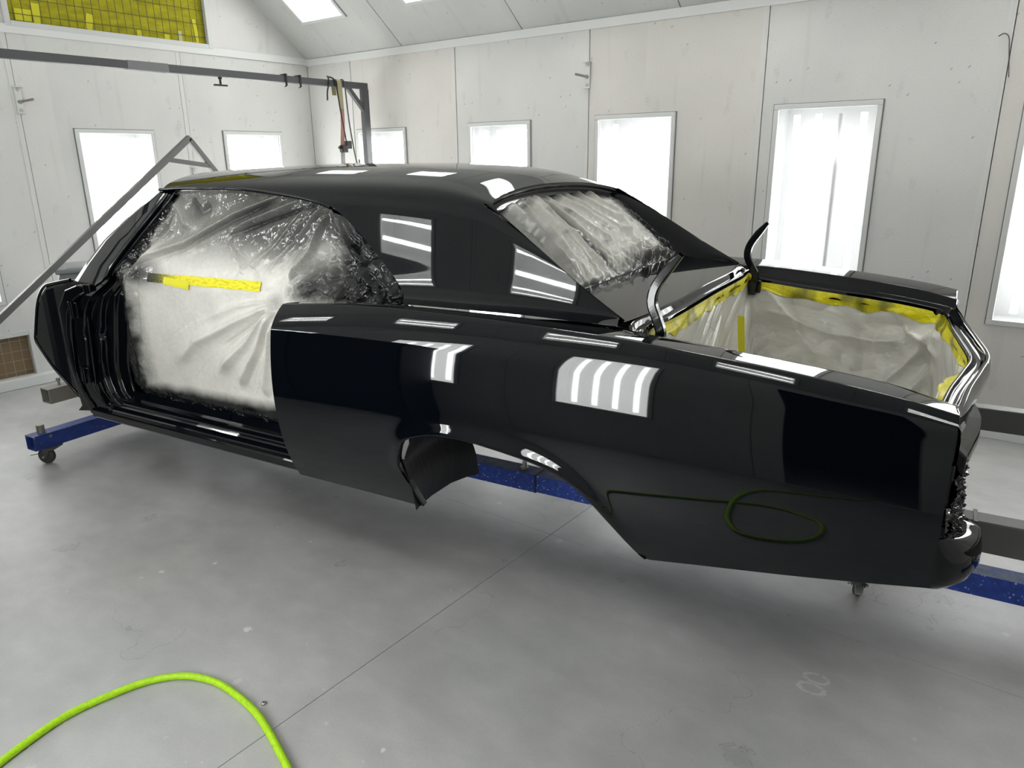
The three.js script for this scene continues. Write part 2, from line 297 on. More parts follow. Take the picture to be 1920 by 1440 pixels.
// ---------------------------------------------------------------- light panels
function lightPanel(label, group, at, turn, tilt, w, h, dir, lit, radiance) {
  const g = thing('light_panel', label, 'light panel', at, turn, group); g.rotation.x = tilt;
  const f = 0.03;
  part('frame', [B3(-w / 2, w / 2, h - f, h, 0, 0.014, 0.004), B3(-w / 2, w / 2, 0, f, 0, 0.014, 0.004), B3(-w / 2, -w / 2 + f, f, h - f, 0, 0.0135, 0.004), B3(w / 2 - f, w / 2, f, h - f, 0, 0.0135, 0.004)], M.frame, g);
  part('gasket', [B3(-w / 2 - 0.006, w / 2 + 0.006, h - 0.002, h + 0.004, 0, 0.003), B3(-w / 2 - 0.006, -w / 2 + 0.001, 0, h, 0, 0.003), B3(w / 2 - 0.001, w / 2 + 0.006, 0, h, 0, 0.003)], M.seal, g);
  part('reflector', [B3(-w / 2, w / 2, 0, h, -0.3, -0.27), B3(-w / 2, -w / 2 + 0.006, 0, h, -0.27, -0.045), B3(w / 2 - 0.006, w / 2, 0, h, -0.27, -0.045), B3(-w / 2, w / 2, 0, 0.006, -0.27, -0.045), B3(-w / 2, w / 2, h - 0.006, h, -0.27, -0.045)], M.reflector, g);
  lit.forEach((on, i) => {
    const k = (i + 0.5) / lit.length, dz = dir === 'y' ? -0.09 : -0.035, p = dir === 'y' ? [[lerp(-w / 2 + 0.05, w / 2 - 0.05, k), 0.06, dz], [lerp(-w / 2 + 0.05, w / 2 - 0.05, k), h - 0.06, dz]] : [[-w / 2 + 0.035, lerp(0.06, h - 0.06, k), dz], [w / 2 - 0.035, lerp(0.06, h - 0.06, k), dz]];
    part('fluorescent_tube', cyl(p[0], p[1], 0.019, 12), on ? (dir === 'x' ? M.tubeHip : radiance === NEAR_LIGHT ? M.tubeNear : M.tubeOn) : M.tubeOff, g);
  });
  part('pane', B3(-w / 2 + f - 0.004, w / 2 - f + 0.004, f - 0.004, h - f + 0.004, -0.006, -0.004), M.glass, g);
  g.updateMatrixWorld(true);
  const share = lit.filter(Boolean).length / lit.length;
  const L = new THREE.RectAreaLight(LIGHT_TINT, radiance * share, w - 2 * f, h - 2 * f);
  L.position.copy(g.localToWorld(new THREE.Vector3(0, h / 2, 0.004)));
  L.lookAt(g.localToWorld(new THREE.Vector3(0, h / 2, 1))); L.name = 'panel_light'; scene.add(L);
  return g;
}
const onWall = (h, at, turn, lbl, grp, lit = [1, 1, 1, 1], dir = 'y', tilt = 0, rad = WALL_LIGHT) => {
  const o = new THREE.Object3D(); o.rotation.order = 'YXZ'; o.position.set(...at); o.rotation.set(tilt, turn, 0); o.updateMatrixWorld();
  const p = o.localToWorld(new THREE.Vector3((h[0] + h[1]) / 2, h[2], 0));
  return lightPanel(lbl, grp, p.toArray(), turn, tilt, h[1] - h[0], h[3] - h[2], dir, lit, rad);
};
const GW = 'lit window panels in the booth walls', GH = 'light panels in the sloped ceiling';
['lit wall window behind the grey rack post near the room corner', 'lit wall window behind the middle of the car roof', 'lit wall window behind the rear window pillar', 'lit wall window with one dark tube behind the open trunk', 'lit wall window beyond the tail of the car'].forEach((l, i) => onWall(winR[i], [0, 0, ZR], 0, l, GW, i === 3 ? [1, 1, 0, 1] : [1, 1, 1, 1]));
['lit end wall window crossed by the slanting grey strut', 'lit end wall window beside the room corner above the roof', 'lit end wall window above the brown floor vent'].forEach((l, i) => onWall(winB[i], [XB, 0, 0], Math.PI / 2, l, GW));
['lit wall window mirrored whole in the rear quarter panel', 'lit wall window mirrored as a narrow strip ahead of the wheel arch', 'lit wall window above the right half of the dark cabinet', 'lit wall window above the left half of the dark cabinet'].forEach((l, i) => onWall(winN[i], [0, 0, ZN], Math.PI, l, GW, [1, 1, 1, 1], 'y', 0, NEAR_LIGHT));
hipHoles.forEach((h, i) => {
  onWall(h, [0, YT, ZR], 0, i < 2 ? ['light panel in sloped ceiling beside the end wall gable', 'light panel in sloped ceiling between two ceiling seams above the corner rack post'][i] : 'light panel in sloped ceiling over the long wall beyond the ceiling seams', GH, [1, 1], 'x', Math.PI / 2 - PHI, HIP_LIGHT);
  onWall([-h[1] + NEAR_SHIFT, -h[0] + NEAR_SHIFT, h[2], h[3]], [0, YT, ZN], Math.PI, 'light panel in sloped ceiling mirrored along the quarter shoulder', GH, [1, 1], 'x', Math.PI / 2 - PHI, HIP_LIGHT);
});

// ---------------------------------------------------------------- yellow exhaust filters and the floor vent on the end wall
const filterTex = dataTex(512, 512, (x, y) => { const k = 0.9 + 0.12 * fbm(x * 8, y * 8, 4) + 0.06 * n2(x * 110, y * 110); return [0.74 * k, 0.715 * k, 0.13 * k]; });
M.filter = std(lin(1, 1, 1), 0.95, { map: filterTex });
M.ventFilter = std(lin(0.24, 0.17, 0.1), 0.95);
M.wire = std(lin(0.09, 0.085, 0.05), 0.6);
M.wireLight = std(lin(0.36, 0.32, 0.26), 0.6);
function filter(name, label, u0, u1, y0, y1, du, dy, mat, wire, tapes, cat) {
  const g = thing(name, label, cat, [XB, 0, 0], Math.PI / 2);
  part('filter_mat', B3(u0 + 0.002, u1 - 0.002, y0 + 0.002, y1 - 0.002, -0.046, -0.034), mat, g);
  for (let u = u0 + du * 0.6; u < u1; u += du) { const j = (rnd() - 0.5) * 0.004; part('wire', cyl([u + j, y0, -0.016], [u + j * 3, y1, -0.016], 0.0021, 6), wire, g); }
  for (let y = y0 + dy * 0.5; y < y1; y += dy) part('wire', cyl([u0, y, -0.02], [u1, y + (rnd() - 0.5) * 0.01, -0.02], 0.0021, 6), wire, g);
  const f = 0.036;
  part('frame', [B3(u0 - f, u0, y0 - f, y1 + f, 0, 0.014, 0.003), B3(u1, u1 + f, y0 - f, y1 + f, 0, 0.014, 0.003), B3(u0, u1, y0 - f, y0, 0, 0.0135, 0.003), B3(u0, u1, y1, y1 + f, 0, 0.0135, 0.003)], M.frame, g);
  for (const [u, y, w, h, r, m] of tapes) part('tape_strip', box(w, h, 0.003).rotateZ(r).translate(u, y, -0.03), m ?? M.tapeBright, g, 'bright yellow tape strip on the filter');
  return g;
}
M.tapeBright = std(lin(0.72, 0.68, 0.02), 0.6); M.tapePale = std(lin(0.62, 0.58, 0.3), 0.6);
const fy = 2.514;
filter('exhaust_filter', 'yellow exhaust filter behind wire mesh above the end wall belt', 2.325, 3.797, fy, 3.04, 0.0595, 0.102, M.filter, M.wire, [[2.43, fy + 0.05, 0.11, 0.075, 0], [2.51, fy + 0.07, 0.055, 0.13, -0.08], [2.87, fy + 0.06, 0.05, 0.11, -0.25], [3.24, fy + 0.025, 0.04, 0.05, 0.1], [3.46, fy + 0.022, 0.045, 0.04, 0], [3.575, fy + 0.04, 0.034, 0.08, 0.04, M.tapePale], [3.72, fy + 0.085, 0.03, 0.2, 0.1]], 'filter');
filter('exhaust_filter', 'yellow exhaust filter beside the gable edge of the frame', 0.75, 2.22, fy, 3.04, 0.0595, 0.102, M.filter, M.wire, [], 'filter');
filter('floor_vent', 'brown filter vent with wire grid low on the end wall', 1.2, 2.045, 0.075, 0.372, 0.062, 0.075, M.ventFilter, M.wireLight, [], 'vent');


// ---------------------------------------------------------------- the car body (x to the tail, y up, z to the side facing the camera)
const CAR_AT = [-0.2527, 0, -2.6686], CAR_TURN = 7.2 * D2R;
const car = thing('car_body', 'glossy black two-door hardtop body shell without doors, trunk lid or wheels', 'car body', CAR_AT, CAR_TURN);
const mirror = (g) => {
  const h = g.clone(), p = h.attributes.position, n = h.attributes.normal;
  for (let i = 0; i < p.count; i++) { p.setZ(i, -p.getZ(i)); if (n) n.setZ(i, -n.getZ(i)); }
  if (h.index) { const x = h.index.array; for (let i = 0; i < x.length; i += 3) { const t = x[i + 1]; x[i + 1] = x[i + 2]; x[i + 2] = t; } return h; }
  for (const k of Object.keys(h.attributes)) { const A = h.attributes[k], w = A.itemSize; for (let i = 0; i < A.count; i += 3) for (let c = 0; c < w; c++) { const t = A.array[(i + 1) * w + c]; A.array[(i + 1) * w + c] = A.array[(i + 2) * w + c]; A.array[(i + 2) * w + c] = t; } }
  return h;
};
function both(name, geo, mat, label) { part(name, geo, mat, car, label); part(name, mirror(Array.isArray(geo) ? merge(geo) : geo), mat, car, label); }

// quarter panel: top edge T, shoulder crease S, side
const Ty = fit(table([[-2.12, 1.083], [-2.029, 1.09], [-1.763, 1.11], [-1.508, 1.119], [-1.185, 1.118], [-0.982, 1.112], [-0.79, 1.106], [-0.658, 1.098], [-0.506, 1.086], [-0.39, 1.076], [-0.281, 1.065], [-0.176, 1.053], [-0.091, 1.041], [0, 1.023]]));
const Tl = fit(table([[-2.12, 0.868], [-1.763, 0.875], [-1.508, 0.88], [-1.185, 0.888], [-0.79, 0.897], [-0.5, 0.902], [0, 0.9]]));
const Sy = fit(table([[-2.07, 1.008], [-1.934, 1.013], [-1.742, 1.017], [-1.479, 1.019], [-1.261, 1.018], [-0.929, 1.010], [-0.667, 1.003], [-0.492, 0.996], [-0.347, 0.986], [-0.261, 0.980], [-0.161, 0.974], [-0.064, 0.968], [0.001, 0.964]]));
const Sl = fit(table([[-2.07, 0.935], [-1, 0.936], [-0.3, 0.934], [0, 0.925]]));
const Il = table([[-2.1, 0.80], [-1.7, 0.79], [-1.5, 0.74], [-0.86, 0.715], [-0.80, 0.742], [-0.72, 0.754], [-0.5, 0.756], [-0.1, 0.754], [0, 0.752]]);
const Iy = (a) => Ty(a) - 0.012 - 0.008 * sm(-0.16, 0, a);
const sideL = fit(table([[-0.1, -0.017], [0, 0], [0.05, 0.008], [0.1, 0.0147], [0.15, 0.0188], [0.2, 0.0203], [0.25, 0.0192], [0.3, 0.0157], [0.4, 0.0005], [0.5, -0.029], [0.56, -0.057], [0.6, -0.080], [0.7, -0.14]]), 0, 0, 0.05);
const archLine = [[-1.500, 0.432], [-1.503, 0.452], [-1.515, 0.524], [-1.535, 0.580], [-1.538, 0.611], [-1.522, 0.655], [-1.505, 0.688], [-1.479, 0.713], [-1.416, 0.738], [-1.348, 0.752], [-1.249, 0.753], [-1.173, 0.747], [-1.100, 0.739], [-1.028, 0.729], [-0.976, 0.717], [-0.926, 0.699], [-0.877, 0.671], [-0.830, 0.632], [-0.784, 0.580], [-0.739, 0.518], [-0.711, 0.487], [-0.69, 0.475]];
const rearLine = [[-0.680, 0.474], [-0.554, 0.502], [-0.410, 0.532], [-0.217, 0.571], [-0.046, 0.605], [0.03, 0.621]];
const smoothLine = (pts, n) => new THREE.CatmullRomCurve3(pts.map(([x, y]) => new THREE.Vector3(x, y, 0))).getPoints(n).map((p) => [p.x, p.y]);
const archS = smoothLine(archLine, 90);
const quarterSDF = polySDF([[-2.3, 1.4], [-2.3, 0.432], ...archS, ...rearLine, [0.2, 0.65], [0.2, 1.4]]);
const WT = 0.16, WS = 0.08;
function quarterRaw(a, v) {
  if (v < -WT) { const t = -(v + WT) / 0.06; return [Il(a) - 0.018 * t, Iy(a) - 0.040 * t]; }
  if (v <= 0) { const t = -v / WT; return [lerp(Tl(a), Il(a), t), lerp(Ty(a), Iy(a), t) + 0.0025 * 4 * t * (1 - t)]; }
  if (v < WS) { const t = v / WS, b = 0.0055 * Math.sin(Math.PI * t); return [lerp(Tl(a), Sl(a), t) + b, lerp(Ty(a), Sy(a), t) + b * 0.6]; }
  return [Sl(a) + sideL(v - WS), Sy(a) - (v - WS)];
}
function quarterP(a, v) {
  let l = 0, y = 0, k = 0; const w = 0.0085;
  for (let i = -3; i <= 3; i++) { const g = 4 - Math.abs(i), q = quarterRaw(a, v + i * w / 3); l += g * q[0]; y += g * q[1]; k += g; }
  l /= k; y /= k;
  if (v > 0.2 && a < -0.6 && a > -1.65) { const [d] = lineDist(archS, a, y); l += 0.012 * Math.exp(-((d / 0.03) ** 2)) * sm(0.56, 0.68, y + (a > -1.1 ? 0.06 : 0)); }
  return [a, y, l];
}
const qu = range(-2.07, 0.002, 180), qv = [...range(-WT - 0.06, -WT - 0.012, 5), ...range(-WT - 0.01, -WT + 0.012, 8), ...range(-WT + 0.018, -0.022, 8), ...range(-0.0205, 0.0205, 18), ...range(0.024, 0.058, 7), ...range(0.0605, 0.0995, 16), ...range(0.104, 0.74, 92)];
const quarterGeo = patch(qu, qv, quarterP, (a, v) => v < 0.14 ? 1 : quarterSDF(a, quarterP(a, v)[1]), true);
const ribbon = (pts, off) => loft([pts, pts.map((p, i) => { const o = typeof off === 'function' ? off(i, p) : off; return [p[0] + o[0], p[1] + o[1], p[2] + o[2]]; })]);
const vAt = (a, y) => WS + Sy(a) - y;
const archEdge = archS.map(([a, y]) => quarterP(a, vAt(a, y)));
const archOut = archS.map((_, i) => { const p = archS[Math.max(0, i - 1)], q = archS[Math.min(archS.length - 1, i + 1)], L = Math.hypot(q[0] - p[0], q[1] - p[1]); return [-(q[1] - p[1]) / L, (q[0] - p[0]) / L]; });
const lipRow = (o, d) => archEdge.map((p, i) => [p[0] + archOut[i][0] * o, p[1] + archOut[i][1] * o, p[2] - d]);
const archLip = loft([lipRow(0, 0), lipRow(-0.0012, 0.003), lipRow(-0.001, 0.008), lipRow(0.002, 0.02), lipRow(0.006, 0.034)]);
const rearEdge = smoothLine(rearLine, 24).map(([a, y]) => quarterP(Math.min(a, 0.002), vAt(a, y)));
const doorEdge = range(-0.1, 0.66, 60).map((v) => quarterP(-2.07, v)).filter((p) => p[1] > 0.43);
const tailEdge = range(-0.12, 0.44, 40).map((v) => quarterP(0.002, v)).filter((p) => p[1] > 0.62);
both('quarter_panel', [quarterGeo, archLip, ribbon(rearEdge, [0, 0.004, -0.03]), ribbon(doorEdge, [-0.002, 0, -0.012]), ribbon(doorEdge.map((p) => [p[0] - 0.002, p[1], p[2] - 0.012]), [0.03, 0, -0.04]), ribbon(tailEdge, [-0.004, 0, -0.035])], M.paint);

both('window_slot', [patch(range(-1.98, -1.55, 60), range(0, 1, 3), (a, t) => { const k = sm(-2.0, -1.85, a), p = quarterP(a, -0.048 + 0.02 * (t - 0.5) * (0.25 + 0.75 * k)); return [p[0], p[1] + 0.0015, p[2]]; }, null, true)], M.dark, 'dark window slot along the belt line');
// roof with the two sail panels
const yC = fit(table([[-3.3, 1.515], [-3.05, 1.540], [-2.7, 1.553], [-2.35, 1.560], [-1.95, 1.557], [-1.7, 1.545], [-1.55, 1.520], [-1.44, 1.478], [-1.3, 1.42], [-1.1, 1.32], [-0.85, 1.2]]), 0, 0, 0.06);
const yR = fit(table([[-3.2, 1.460], [-3.0, 1.464], [-2.6, 1.473], [-2.1, 1.470], [-1.7, 1.458], [-1.4, 1.43], [-1.2, 1.35], [-1.0, 1.25], [-0.85, 1.17]]), 0, 0, 0.06);
const softA = (a) => 0.15 * Math.log(1 + Math.exp((a + 2.1) / 0.15));
const L0 = (a) => { const t = softA(a); return 0.622 - 0.018 * t - 0.045 * t * t; };
const sideLine = (a, y) => L0(a) + (0.43 + 0.06 * softA(a)) * (1.43 - y) - 0.07 * (y - 1.28) ** 2;
function roofSec(a) {
  const c = yC(a), r = Math.min(yR(a), c - 0.03), b = Ty(a) - 0.004, k = c - r, S = (y) => [sideLine(a, y), y];
  const lb = sideLine(a, b);
  return [[-0.22, c - k * 0.05], [0, c], [0.22, c - k * 0.05], [0.4, c - k * 0.26], [0.53, c - k * 0.66], S(r - 0.002), S(lerp(r, b, 0.3)), S(lerp(r, b, 0.62)), S(lerp(r, b, 0.86)), [lb + 0.012, b + 0.012], [lb + 0.06, b + 0.002], [lb + 0.13, b - 0.006]];
}
function roofP(a, s) {
  const q = roofSec(a), z = Math.abs(s), i = Math.min(8, Math.floor(z)), t = z - i, B = [(1 - t) ** 3 / 6, (3 * t ** 3 - 6 * t * t + 4) / 6, (-3 * t ** 3 + 3 * t * t + 3 * t + 1) / 6, t ** 3 / 6];
  let l = 0, y = 0; for (let k = 0; k < 4; k++) { l += B[k] * q[i + k][0]; y += B[k] * q[i + k][1]; }
  return [a, y, s < 0 ? -l : l];
}
const winEdge = table([[-3.15, 1.456], [-3.032, 1.460], [-2.871, 1.467], [-2.623, 1.469], [-2.381, 1.456], [-2.212, 1.440], [-2.105, 1.424], [-2.019, 1.402], [-1.909, 1.343], [-1.815, 1.282], [-1.716, 1.210], [-1.617, 1.132], [-1.57, 1.09], [-1.4, 0.93]]);
const ridgeY = fit(table([[-1.5, 1.482], [-1.4, 1.432], [-1.3, 1.376], [-1.18, 1.304], [-1.0, 1.192], [-0.855, 1.110], [-0.8, 1.08]]), 0, 0, 0.05);
const rearRoof = (l) => -1.438 + 0.036 * (l / 0.55) ** 2;
const header = (l) => -3.035 - 0.11 * (1 - Math.min(1, (l / 0.6) ** 2));
const smax = (p, q, k) => 0.5 * (p + q + Math.sqrt((p - q) ** 2 + k * k)) - 0;
function roofIn(a, s) {
  const [, y, l] = roofP(a, s);
  const open = smax(rearRoof(l) - a, (ridgeY(a) - y) * 0.8, 0.022) - 0.002;
  return Math.min((y - winEdge(a)) * (Math.abs(s) < 3 ? 1 : 1) + (Math.abs(s) < 3 ? 1 : 0), a - header(l), Math.abs(s) < 2 && a < -1.46 ? 1 : open, -0.83 - a);
}
const ru = range(-3.16, -0.82, 200), rs = range(-9, 9, 200);
part('roof', patch(ru, rs, roofP, roofIn, true), M.paint, car);
const onRoof = (a, y, out = 0) => [a, y, sideLine(a, y) + out];
const railPts = range(-3.03, -2.03, 40).map((a) => onRoof(a, winEdge(a) - 0.002, 0.004));
both('drip_rail', [tube(railPts, 0.0065, 80, 8)], M.paint);
both('window_reveal', [ribbon(range(-2.06, -1.6, 40).map((a) => onRoof(a, winEdge(a))), [-0.01, -0.004, -0.035])], M.jamb);
// header over the windshield and its posts
const hp = range(-0.585, 0.585, 24).map((l) => { let lo = 0, hi = 6; for (let i = 0; i < 30; i++) { const m = (lo + hi) / 2; if (roofP(header(l), m)[2] < Math.abs(l)) lo = m; else hi = m; } return [header(l), roofP(header(l), lo)[1], l]; });
part('windshield_header', [loft([hp, hp.map(([a, y, l]) => [a - 0.008, y - 0.012, l]), hp.map(([a, y, l]) => [a + 0.004, y - 0.03, l]), hp.map(([a, y, l]) => [a + 0.06, y - 0.035, l])])], M.paint, car);
const pF = [[-3.035, 1.450, 0.610], [-3.24, 1.333, 0.648], [-3.379, 1.236, 0.685], [-3.484, 1.132, 0.72], [-3.56, 1.05, 0.745]], pR = [[-2.935, 1.440, 0.618], [-2.994, 1.366, 0.655], [-3.111, 1.249, 0.70], [-3.215, 1.132, 0.745], [-3.26, 1.05, 0.77]];
both('windshield_pillar', [loft(pF.map((f, i) => { const r = pR[i], m = [0, 1, 2].map((k) => (f[k] + r[k]) / 2); return [f, [lerp(f[0], m[0], 0.4), lerp(f[1], m[1], 0.4), lerp(f[2], m[2], 0.4) + 0.012], [lerp(m[0], r[0], 0.55), lerp(m[1], r[1], 0.55), lerp(m[2], r[2], 0.55) + 0.010], r, [r[0] + 0.004, r[1], r[2] - 0.025], [m[0], m[1], m[2] - 0.05], [f[0], f[1], f[2] - 0.04]]; }), true)], M.paint);
both('pillar_bead', [tube(pR.map((p) => [p[0] - 0.02, p[1] + 0.004, p[2] + 0.008]), 0.005, 40, 6), tube(pR.map((p) => [p[0] + 0.006, p[1] - 0.002, p[2] + 0.002]), 0.005, 40, 6)], M.jamb);

// inside of the sails and the frame around the rear window
const sailR = range(-1.405, -0.856, 16).map((a) => [a, ridgeY(a), sideLine(a, ridgeY(a))]);
const qA = table([[0, -1.408], [0.55, -1.09], [1, -0.87]]), qY = table([[0, 1.398], [0.12, 1.355], [0.55, 1.148], [1, 1.10]]), qL = table([[0, 0.535], [0.55, 0.572], [1, 0.69]]);
const sailQ = sailR.map((_, i) => { const t = i / 16; return [qA(t), qY(t), qL(t)]; });
both('sail_inner', [loft([sailR, sailR.map((r, i) => [lerp(r[0], sailQ[i][0], 0.12) - 0.002, lerp(r[1], sailQ[i][1], 0.1) - 0.003, lerp(r[2], sailQ[i][2], 0.35)]), sailR.map((r, i) => [0, 1, 2].map((k) => lerp(r[k], sailQ[i][k], 0.55) - (k === 2 ? 0.012 : 0))), sailQ])], M.paint);
const rw = range(-4.6, 4.6, 40).map((s) => { const l0 = roofP(-1.43, s)[2]; return roofP(rearRoof(l0), s); });
part('rear_window_frame', [loft([rw, rw.map(([a, y, l]) => [a + 0.007, y - 0.007, l * 0.995]), rw.map(([a, y, l]) => [a + 0.008, y - 0.018, l * 0.985]), rw.map(([a, y, l]) => [a - 0.012, y - 0.026, l * 0.97]), rw.map(([a, y, l]) => [a + 0.022, y - 0.046, l * 0.95])])], M.jamb, car);
// deck between the rear window and the trunk
const deckHalf = (a) => lerp(0.572, 0.705, clamp((a + 1.1) / 0.25)), deckFront = (l) => -0.826 - 0.03 * (Math.abs(l) / 0.7) ** 4;
const deckY = (a, l) => lerp(1.147, 1.103, (a + 1.1) / 0.27) + 0.008 * (1 - (l / 0.65) ** 2);
part('rear_deck', patch(range(-1.14, -0.81, 40), range(-0.72, 0.72, 70), (a, l) => [a, deckY(a, l), l], (a, l) => Math.min(deckHalf(a) + 0.004 - Math.abs(l), deckFront(l) - a), true), M.paint, car);

// trunk gutter: a lipped channel around the opening
const halfRing = [[-0.826, 1.112, 0], [-0.827, 1.109, 0.25], [-0.832, 1.105, 0.45], [-0.847, 1.102, 0.62], [-0.838, 1.090, 0.69], [-0.79, 1.066, 0.722], [-0.6, 1.042, 0.738], [-0.4, 1.024, 0.740], [-0.2, 1.004, 0.740], [-0.07, 0.984, 0.738], [-0.015, 0.975, 0.728], [0.012, 0.972, 0.66], [0.037, 0.969, 0.437], [0.067, 0.963, 0.225]];
const ringPts = [...halfRing, [0.092, 0.958, 0], ...halfRing.slice(1).reverse().map(([a, y, l]) => [a, y, -l])];
const ringCurve = new THREE.CatmullRomCurve3(ringPts.map(V3), true, 'catmullrom', 0.5), ringN = 260;
const ring = Array.from({ length: ringN }, (_, i) => ringCurve.getPointAt(i / ringN).toArray());
const ringIn = ring.map((p, i) => { const a = ring[(i + 2) % ringN], b = ring[(i + ringN - 2) % ringN], dx = a[0] - b[0], dz = a[2] - b[2], L = Math.hypot(dx, dz); let nx = -dz / L, nz = dx / L; if (nx * (-0.37 - p[0]) + nz * (0 - p[2]) < 0) { nx = -nx; nz = -nz; } return [nx, nz]; });
const ringAt = (d, dy) => ring.map((p, i) => [p[0] + ringIn[i][0] * d, p[1] + dy, p[2] + ringIn[i][1] * d]);
const gutterRows = [[-0.004, 0.0], [0.003, 0.001], [0.009, -0.004], [0.013, -0.018], [0.02, -0.026], [0.036, -0.027], [0.041, -0.012], [0.045, -0.009], [0.050, -0.013], [0.054, -0.05]].map(([d, y]) => ringAt(d, y));
part('trunk_gutter', [loft(gutterRows, true)], M.paint, car);
// tail panel between the quarters, with the recessed lamp band
const tailA = table([[-0.92, 0], [-0.74, 0.002], [-0.6, 0.02], [-0.437, 0.037], [-0.225, 0.067], [0, 0.092], [0.225, 0.067], [0.437, 0.037], [0.6, 0.02], [0.74, 0.002], [0.92, 0]]);
const tailTop = table([[-0.9, 1.0], [-0.74, 0.985], [-0.437, 0.969], [0, 0.958], [0.437, 0.969], [0.74, 0.985], [0.9, 1.0]]);
const tl = range(-0.895, 0.895, 60);
const tailRow = (y, da, useTop) => tl.map((l) => [tailA(l) + da, useTop ? tailTop(l) + y : y, l]);
part('tail_panel', [loft([tailRow(0, 0, true), tailRow(-0.012, 0.008, true), tailRow(-0.035, 0.012, true), tailRow(0.905, 0.012), tailRow(0.898, -0.03), tailRow(0.76, -0.035), tailRow(0.752, 0.012), tailRow(0.70, 0.016), tailRow(0.665, 0.010), tailRow(0.66, -0.02)])], M.paint, car);
both('lamp_pocket', [B3(-0.03, 0.012, 0.80, 0.985, 0.835, 0.885, 0.008), prism([[-0.02, 0.76], [0.03, 0.77], [0.035, 0.9], [0.0, 0.93], [-0.02, 0.92]], 0.05, 0.77, 0.006)], M.jamb);
// lower valance wrapping round the tail
const valPlan = new THREE.CatmullRomCurve3([[-0.02, 0, 0.922], [0.02, 0, 0.908], [0.062, 0, 0.868], [0.088, 0, 0.80], [0.094, 0, 0.73], [0.088, 0, 0.67]].map(V3)).getPoints(60);
const valRow = (y, out) => valPlan.map((p, i) => { const k = Math.min(1, i / 16), e = sm(50, 60, i); return [p.x + out * k - 0.03 * e * Math.abs(y - 0.65) / 0.06, y + (y < 0.63 ? 0.014 * (1 - k) : 0) - (y > 0.69 ? 0.03 * sm(12, 45, i) : 0), p.z]; });
both('valance_corner', [loft([valRow(0.728, -0.03), valRow(0.725, -0.014), valRow(0.69, 0.0), valRow(0.66, 0.008), valRow(0.635, 0.008), valRow(0.612, 0.0), valRow(0.597, -0.018), valRow(0.592, -0.06)])], M.paint);
// trunk hinge arms
function strap(path, w, t) {
  const c = new THREE.CatmullRomCurve3(path.map(V3)), n = 40, rows = [];
  for (let i = 0; i <= n; i++) {
    const p = c.getPointAt(i / n), T = c.getTangentAt(i / n), z = new THREE.Vector3(0, 0, 1), x = z.clone().cross(T).normalize(), k = i > n - 6 ? lerp(1, 0.55, (i - n + 6) / 6) : 1;
    rows.push([[-1, -1], [-0.7, -1.2], [0.7, -1.2], [1, -1], [1, 1], [0.7, 1.15], [-0.7, 1.15], [-1, 1]].map(([u, v]) => { const q = p.clone().addScaledVector(x, u * w / 2 * k).addScaledVector(z, v * t / 2); return [q.x, q.y, q.z]; }));
  }
  return loft(rows, true, true);
}
const armPath = (l0, l1) => [[-0.775, 0.985, l0], [-0.772, 1.035, l0], [-0.768, 1.07, l0], [-0.785, 1.108, lerp(l0, l1, 0.3)], [-0.804, 1.152, lerp(l0, l1, 0.5)], [-0.799, 1.195, lerp(l0, l1, 0.6)], [-0.769, 1.246, lerp(l0, l1, 0.8)], [-0.729, 1.296, l1]];
M.hinge = std(lin(0.002, 0.0025, 0.0035), 0.12);
both('trunk_hinge', [strap(armPath(0.622, 0.59), 0.028, 0.02), cyl([-0.772, 1.03, 0.60], [-0.772, 1.03, 0.66], 0.016), B3(-0.80, -0.745, 0.99, 1.045, 0.635, 0.665, 0.006)], M.hinge);

// door sill, hinge pillar, cowl
const sillProf = [[0.70, 0.43], [0.80, 0.424], [0.838, 0.426], [0.853, 0.438], [0.857, 0.468], [0.853, 0.474], [0.828, 0.474], [0.823, 0.478], [0.819, 0.497], [0.814, 0.502], [0.798, 0.503], [0.795, 0.507], [0.792, 0.522], [0.785, 0.526], [0.762, 0.527], [0.755, 0.56], [0.70, 0.56]];
both('door_sill', [new THREE.ExtrudeGeometry(new THREE.Shape(sillProf.map(([l, y]) => new THREE.Vector2(-l, y))), { depth: 1.42, bevelEnabled: false }).rotateY(-Math.PI / 2).scale(1, 1, 1).translate(-2.0, 0, 0)], M.paint);
const fE = table([[0.40, -3.46], [0.444, -3.484], [0.523, -3.524], [0.648, -3.571], [0.778, -3.563], [0.908, -3.529], [0.975, -3.464], [1.03, -3.36], [1.085, -3.267]]), bE = table([[0.40, -3.02], [0.485, -3.10], [0.52, -3.19], [0.56, -3.235], [0.655, -3.25], [0.808, -3.215], [1.005, -3.169], [1.10, -3.154]]);
const pillarL = table([[0, 0.80], [0.02, 0.83], [0.05, 0.838], [0.13, 0.838], [0.16, 0.815], [0.22, 0.813], [0.25, 0.836], [0.44, 0.836], [0.48, 0.80], [0.60, 0.798], [0.63, 0.812], [0.68, 0.812], [0.71, 0.785], [0.84, 0.783], [0.87, 0.765], [1, 0.755], [1.05, 0.73]]);
